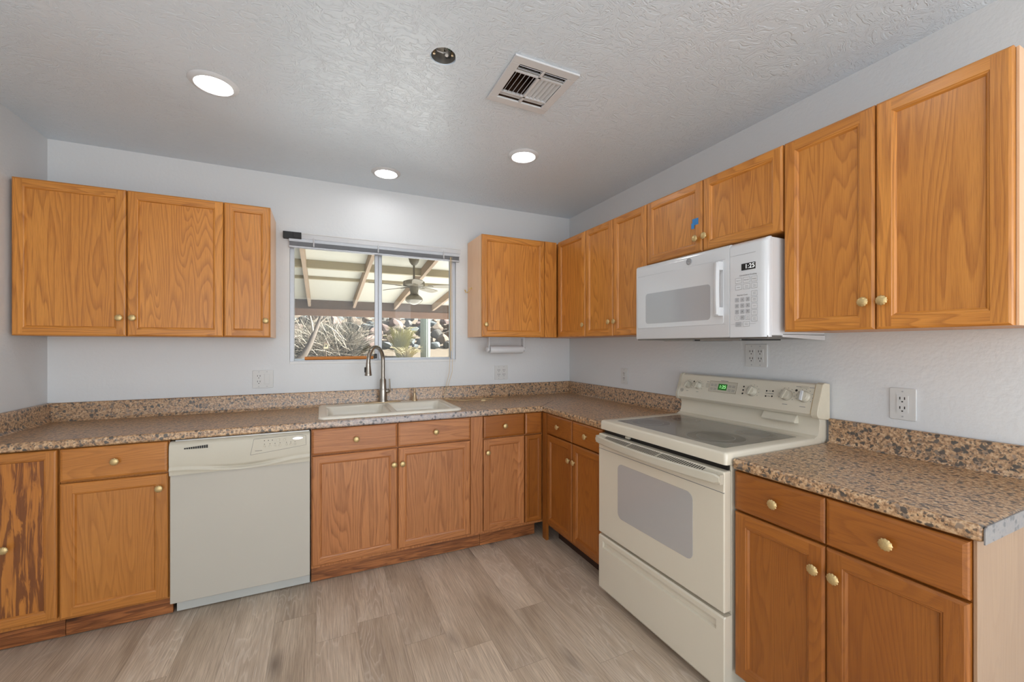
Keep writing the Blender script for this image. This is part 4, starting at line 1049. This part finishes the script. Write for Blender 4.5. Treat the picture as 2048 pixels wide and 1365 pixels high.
mb = MB(); mb.lathe([(.06, .03), (.062, -.02), (.05, -.05), (.05, -.075), (.075, -.095)], n=24); mb.build('light_fitter', FANM, fan)
mb = MB(); mb.lathe([(.055, -.09), (.09, -.105), (.118, -.135), (.120, -.165), (.085, -.20), (.04, -.222), (.005, -.228)], n=28); mb.build('glass_globe', plain('seeded_globe', (123, 116, 100), .15, coat=.5), fan)
mb = MB(); mb.tube([(.045, -.045, -.03), (.05, -.05, -.15), (.05, -.05, -.21)], .003, 5); mb.build('pull_chain', DKG, fan)

SOIL = plain('pale_desert_soil', (116, 104, 89), .9, noise=.2, nscale=6)
def hillz(x, y):
    if y < 8.7: return .98
    return min(.98+(y-8.7)*.34, 2.35) + .05*math.sin(x*2.1)*math.sin(y*1.7)
mb = MB(); nx, ny = 44, 40
G = [[mb.bm.verts.new((-11+22*i/nx, 7.32+16*k/ny, hillz(-11+22*i/nx, 7.32+16*k/ny))) for i in range(nx+1)] for k in range(ny+1)]
for k in range(ny):
    for i in range(nx): mb.bm.faces.new((G[k][i], G[k][i+1], G[k+1][i+1], G[k+1][i]))
struct(mb.build('ground_hillside', SOIL, smooth=60))
BLOCK = plain('grey_blue_block', (91, 93, 93), .85, noise=.25, nscale=7)
mb = MB()
for r_ in range(6):
    for i in range(46):
        x = -9+i*.40+(.2 if r_ % 2 else 0); q = random.uniform(-.012, .012)
        mb.box(x+.006, x+.394, 7.14+q, 7.33, -.08+r_*.178, -.08+r_*.178+.172, var=rr())
o = tag(mb.build('retaining_wall', BLOCK, smooth=0), 'low grey block retaining wall along the foot of the yard', 'wall')
# boulders of the dry-stacked bank: each its own object, a few base shapes
ROCKM = [plain('rock_grey', (99, 96, 91), .9, noise=.3, nscale=9, bump=.5, bscale=14), plain('rock_tan', (117, 104, 91), .9, noise=.25, nscale=8, bump=.5, bscale=12), plain('rock_blue', (106, 111, 112), .9, noise=.25, nscale=8, bump=.5, bscale=12), plain('rock_pink', (132, 113, 106), .9, noise=.22, nscale=8, bump=.5, bscale=12)]
rock_me = []
for i in range(8):
    bm = bmesh.new(); bmesh.ops.create_icosphere(bm, subdivisions=3, radius=1)
    sx, sy, sz = random.uniform(.9, 1.3), random.uniform(.8, 1.1), random.uniform(.6, .9)
    cuts = [Vector((random.gauss(0, 1), random.gauss(0, 1), random.gauss(0, 1))).normalized() for _ in range(14)]
    for v in bm.verts:
        c = v.co.copy()
        for nrm in cuts:
            d = c.dot(nrm)
            if d > .62: c -= nrm*(d-.62)
        v.co = Vector((c.x*sx, c.y*sy, c.z*sz))
    me = bpy.data.meshes.new('boulder'); bm.to_mesh(me); bm.free(); me.materials.append(ROCKM[i % 4]); rock_me.append(me)
for row in range(6):
    y = 9.5+row*.46; x = -3.4+(row % 2)*.2
    while x < 2.6:
        s_ = random.uniform(.15, .27)
        if row == 0 and -1.08 < x < -.36: x = -.30
        me = random.choice(rock_me); o = bpy.data.objects.new('boulder', me); COL.objects.link(o)
        o.location = (x, y+random.uniform(-.08, .08), hillz(x, y)+s_*.42+row*.03); o.scale = (s_*1.15, s_, s_); o.rotation_euler = (random.uniform(-.25, .25), random.uniform(-.25, .25), random.uniform(0, 6.28))
        tag(o, 'weathered boulder in the stacked rock bank outside the window', 'rock', 'boulders of the rock bank')
        x += s_*2.05
o = bpy.data.objects.new('boulder', rock_me[3]); COL.objects.link(o); o.location = (-.70, 9.46, 1.44); o.scale = (.30, .24, .32); o.rotation_euler = (.2, .5, .4)
tag(o, 'big pale pink angular boulder left of the window stile', 'rock', 'boulders of the rock bank')

def twigs(mb, base, n, spread, hgt, r0, seed, m=0, droop=.0):
    rg_ = random.Random(seed)
    for i in range(n):
        p = Vector(base)+Vector((rg_.uniform(-1, 1)*spread*.35, rg_.uniform(-1, 1)*spread*.09, rg_.uniform(0, hgt*.3)))
        d = Vector((rg_.uniform(-1, 1), rg_.uniform(-.3, .3), rg_.uniform(.1, 1.0))).normalized()
        pts = [p.copy()]
        L = rg_.uniform(.35, .8)*hgt
        for k in range(4):
            d = (d+Vector((rg_.uniform(-.5, .5), rg_.uniform(-.25, .25), rg_.uniform(-.4, .35)-droop))).normalized(); p = p+d*L/4; pts.append(p.copy())
        mb.tube(pts, [r0*(1-.2*k) for k in range(5)], 3, m, cap=False)
TWIG = plain('bleached_twigs', (186, 176, 161), .9); TWIGD = plain('grey_green_twigs', (72, 76, 62), .9)
for bx, by, nn, sp, hh, sd_, lab in ((-1.95, 8.5, 640, 2.2, 1.6, 3, 'bare bleached desert shrub filling the left of the window'), (-1.6, 12.9, 520, 3.6, 1.1, 5, 'bare bleached desert shrub higher on the bank behind the rocks')):
    t = thing('bare_shrub', lab, 'shrub', (bx, by, hillz(bx, by)))
    mb = MB(); twigs(mb, (0, 0, 0), nn, sp, hh, .007, sd_); mb.build('pale_twigs', TWIG, t, smooth=0, recalc=False)
    mb = MB(); twigs(mb, (0, .15, 0), nn, sp, hh*.8, .008, sd_+1); mb.build('green_twigs', TWIGD, t, smooth=0, recalc=False)
tr = thing('leaning_tree', 'slanting grey-barked tree trunk at the lower left of the window', 'tree', (-2.44, 7.62, .98))
mb = MB(); mb.tube([(-.12, 0, -.02), (.03, 0, .12), (.16, .02, .38), (.26, .05, .66), (.40, .1, 1.05), (.56, .16, 1.6)], [.09, .08, .068, .055, .045, .03], 10); mb.build('trunk', plain('grey_bark', (106, 96, 87), .9, noise=.25, nscale=18, bump=.6, bscale=40), tr, smooth=60)
mb = MB(); mb.tube([(.24, .04, .6), (.20, .02, .9), (.12, 0, 1.3)], [.03, .022, .012], 7); mb.tube([(.33, .07, .85), (.52, .05, 1.05), (.74, .0, 1.2)], [.025, .018, .01], 7); mb.build('branch', plain('pale_branch', (168, 156, 140), .9), tr, smooth=60)
bh = thing('birdhouse', 'tiny cream birdhouse beside the leaning tree trunk', 'birdhouse', (-1.93, 7.72, 1.26))
mb = MB(); mb.prism([(-.05, 0), (.05, 0), (.05, .10), (0, .15), (-.05, .10)], 'y', -.045, .045); mb.build('box', plain('cream_paint', (198, 187, 156), .7), bh, smooth=0)
mb = MB(); mb.box(-.075, .005, -.06, .06, -.004, .008, mat=Matrix.Translation((0, 0, .155)) @ Matrix.Rotation(-PI/4, 4, 'Y')); mb.box(-.005, .075, -.06, .06, -.004, .008, mat=Matrix.Translation((0, 0, .155)) @ Matrix.Rotation(PI/4, 4, 'Y')); mb.build('roof', plain('faded_red_roof', (140, 108, 96), .7), bh, smooth=0)
mb = MB(); mb.cyl((.005, -.047, .065), .018, .004, 'y', 14); mb.build('entry_hole', BLK, bh)
mb = MB(); mb.tube([(0, 0, 0), (0, 0, -.28)], .012, 8); mb.build('stake', plain('stake_wood', (98, 85, 70), .8), bh)
def grass(name, lab, x, y, n, hgt, sp, col, seed):
    rg_ = random.Random(seed); mb = MB()
    for i in range(n):
        a_ = rg_.uniform(0, 2*PI); r_ = rg_.uniform(0, .12); L = hgt*rg_.uniform(.6, 1.05); q = sp*rg_.uniform(.2, 1)
        p0 = Vector((r_*math.cos(a_), r_*math.sin(a_), 0)); ex = Vector((math.cos(a_), math.sin(a_), 0))
        mb.tube([p0, p0+ex*q*.25+Vector((0, 0, L*.5)), p0+ex*q*.65+Vector((0, 0, L*.88)), p0+ex*q+Vector((0, 0, L*.92))], [.008, .007, .005, .002], 3, cap=False)
    o = tag(mb.build(name, plain(name+'_green', col, .8, noise=.25, nscale=3), smooth=0, recalc=False), lab, 'plant', kind='thing'); o.location = (x, y, hillz(x, y)-.02)
grass('desert_grass', 'tall yellow-green desert grass clump right of the window stile', -.0, 8.66, 260, .95, .48, (158, 152, 92), 11)
grass('dry_grass', 'low pale dry grass tuft at the foot of the tall grass', -.02, 7.72, 170, .36, .40, (172, 160, 120), 12)
grass('spiky_grass', 'spiky olive grass clump behind the rock bank at the right', 1.0, 12.6, 140, .9, .8, (110, 102, 70), 13)
sg = MB(); prof = []
n = 48
for z, k in ((0, .92), (.3, 1), (1.2, 1.0), (2.2, .97), (2.5, .85), (2.62, .55), (2.68, .15)):
    prof.append((.128*k, z))
sg.lathe(prof, n=n*2, mod=lambda a_: 1+.07*math.cos(16*a_), cap0=True)
o = tag(sg.build('saguaro_cactus', plain('cactus_green', (150, 158, 146), .7, noise=.12, nscale=20), smooth=60), 'ribbed pale green saguaro column at the right of the window', 'cactus'); o.location = (.56, 8.1, .96)
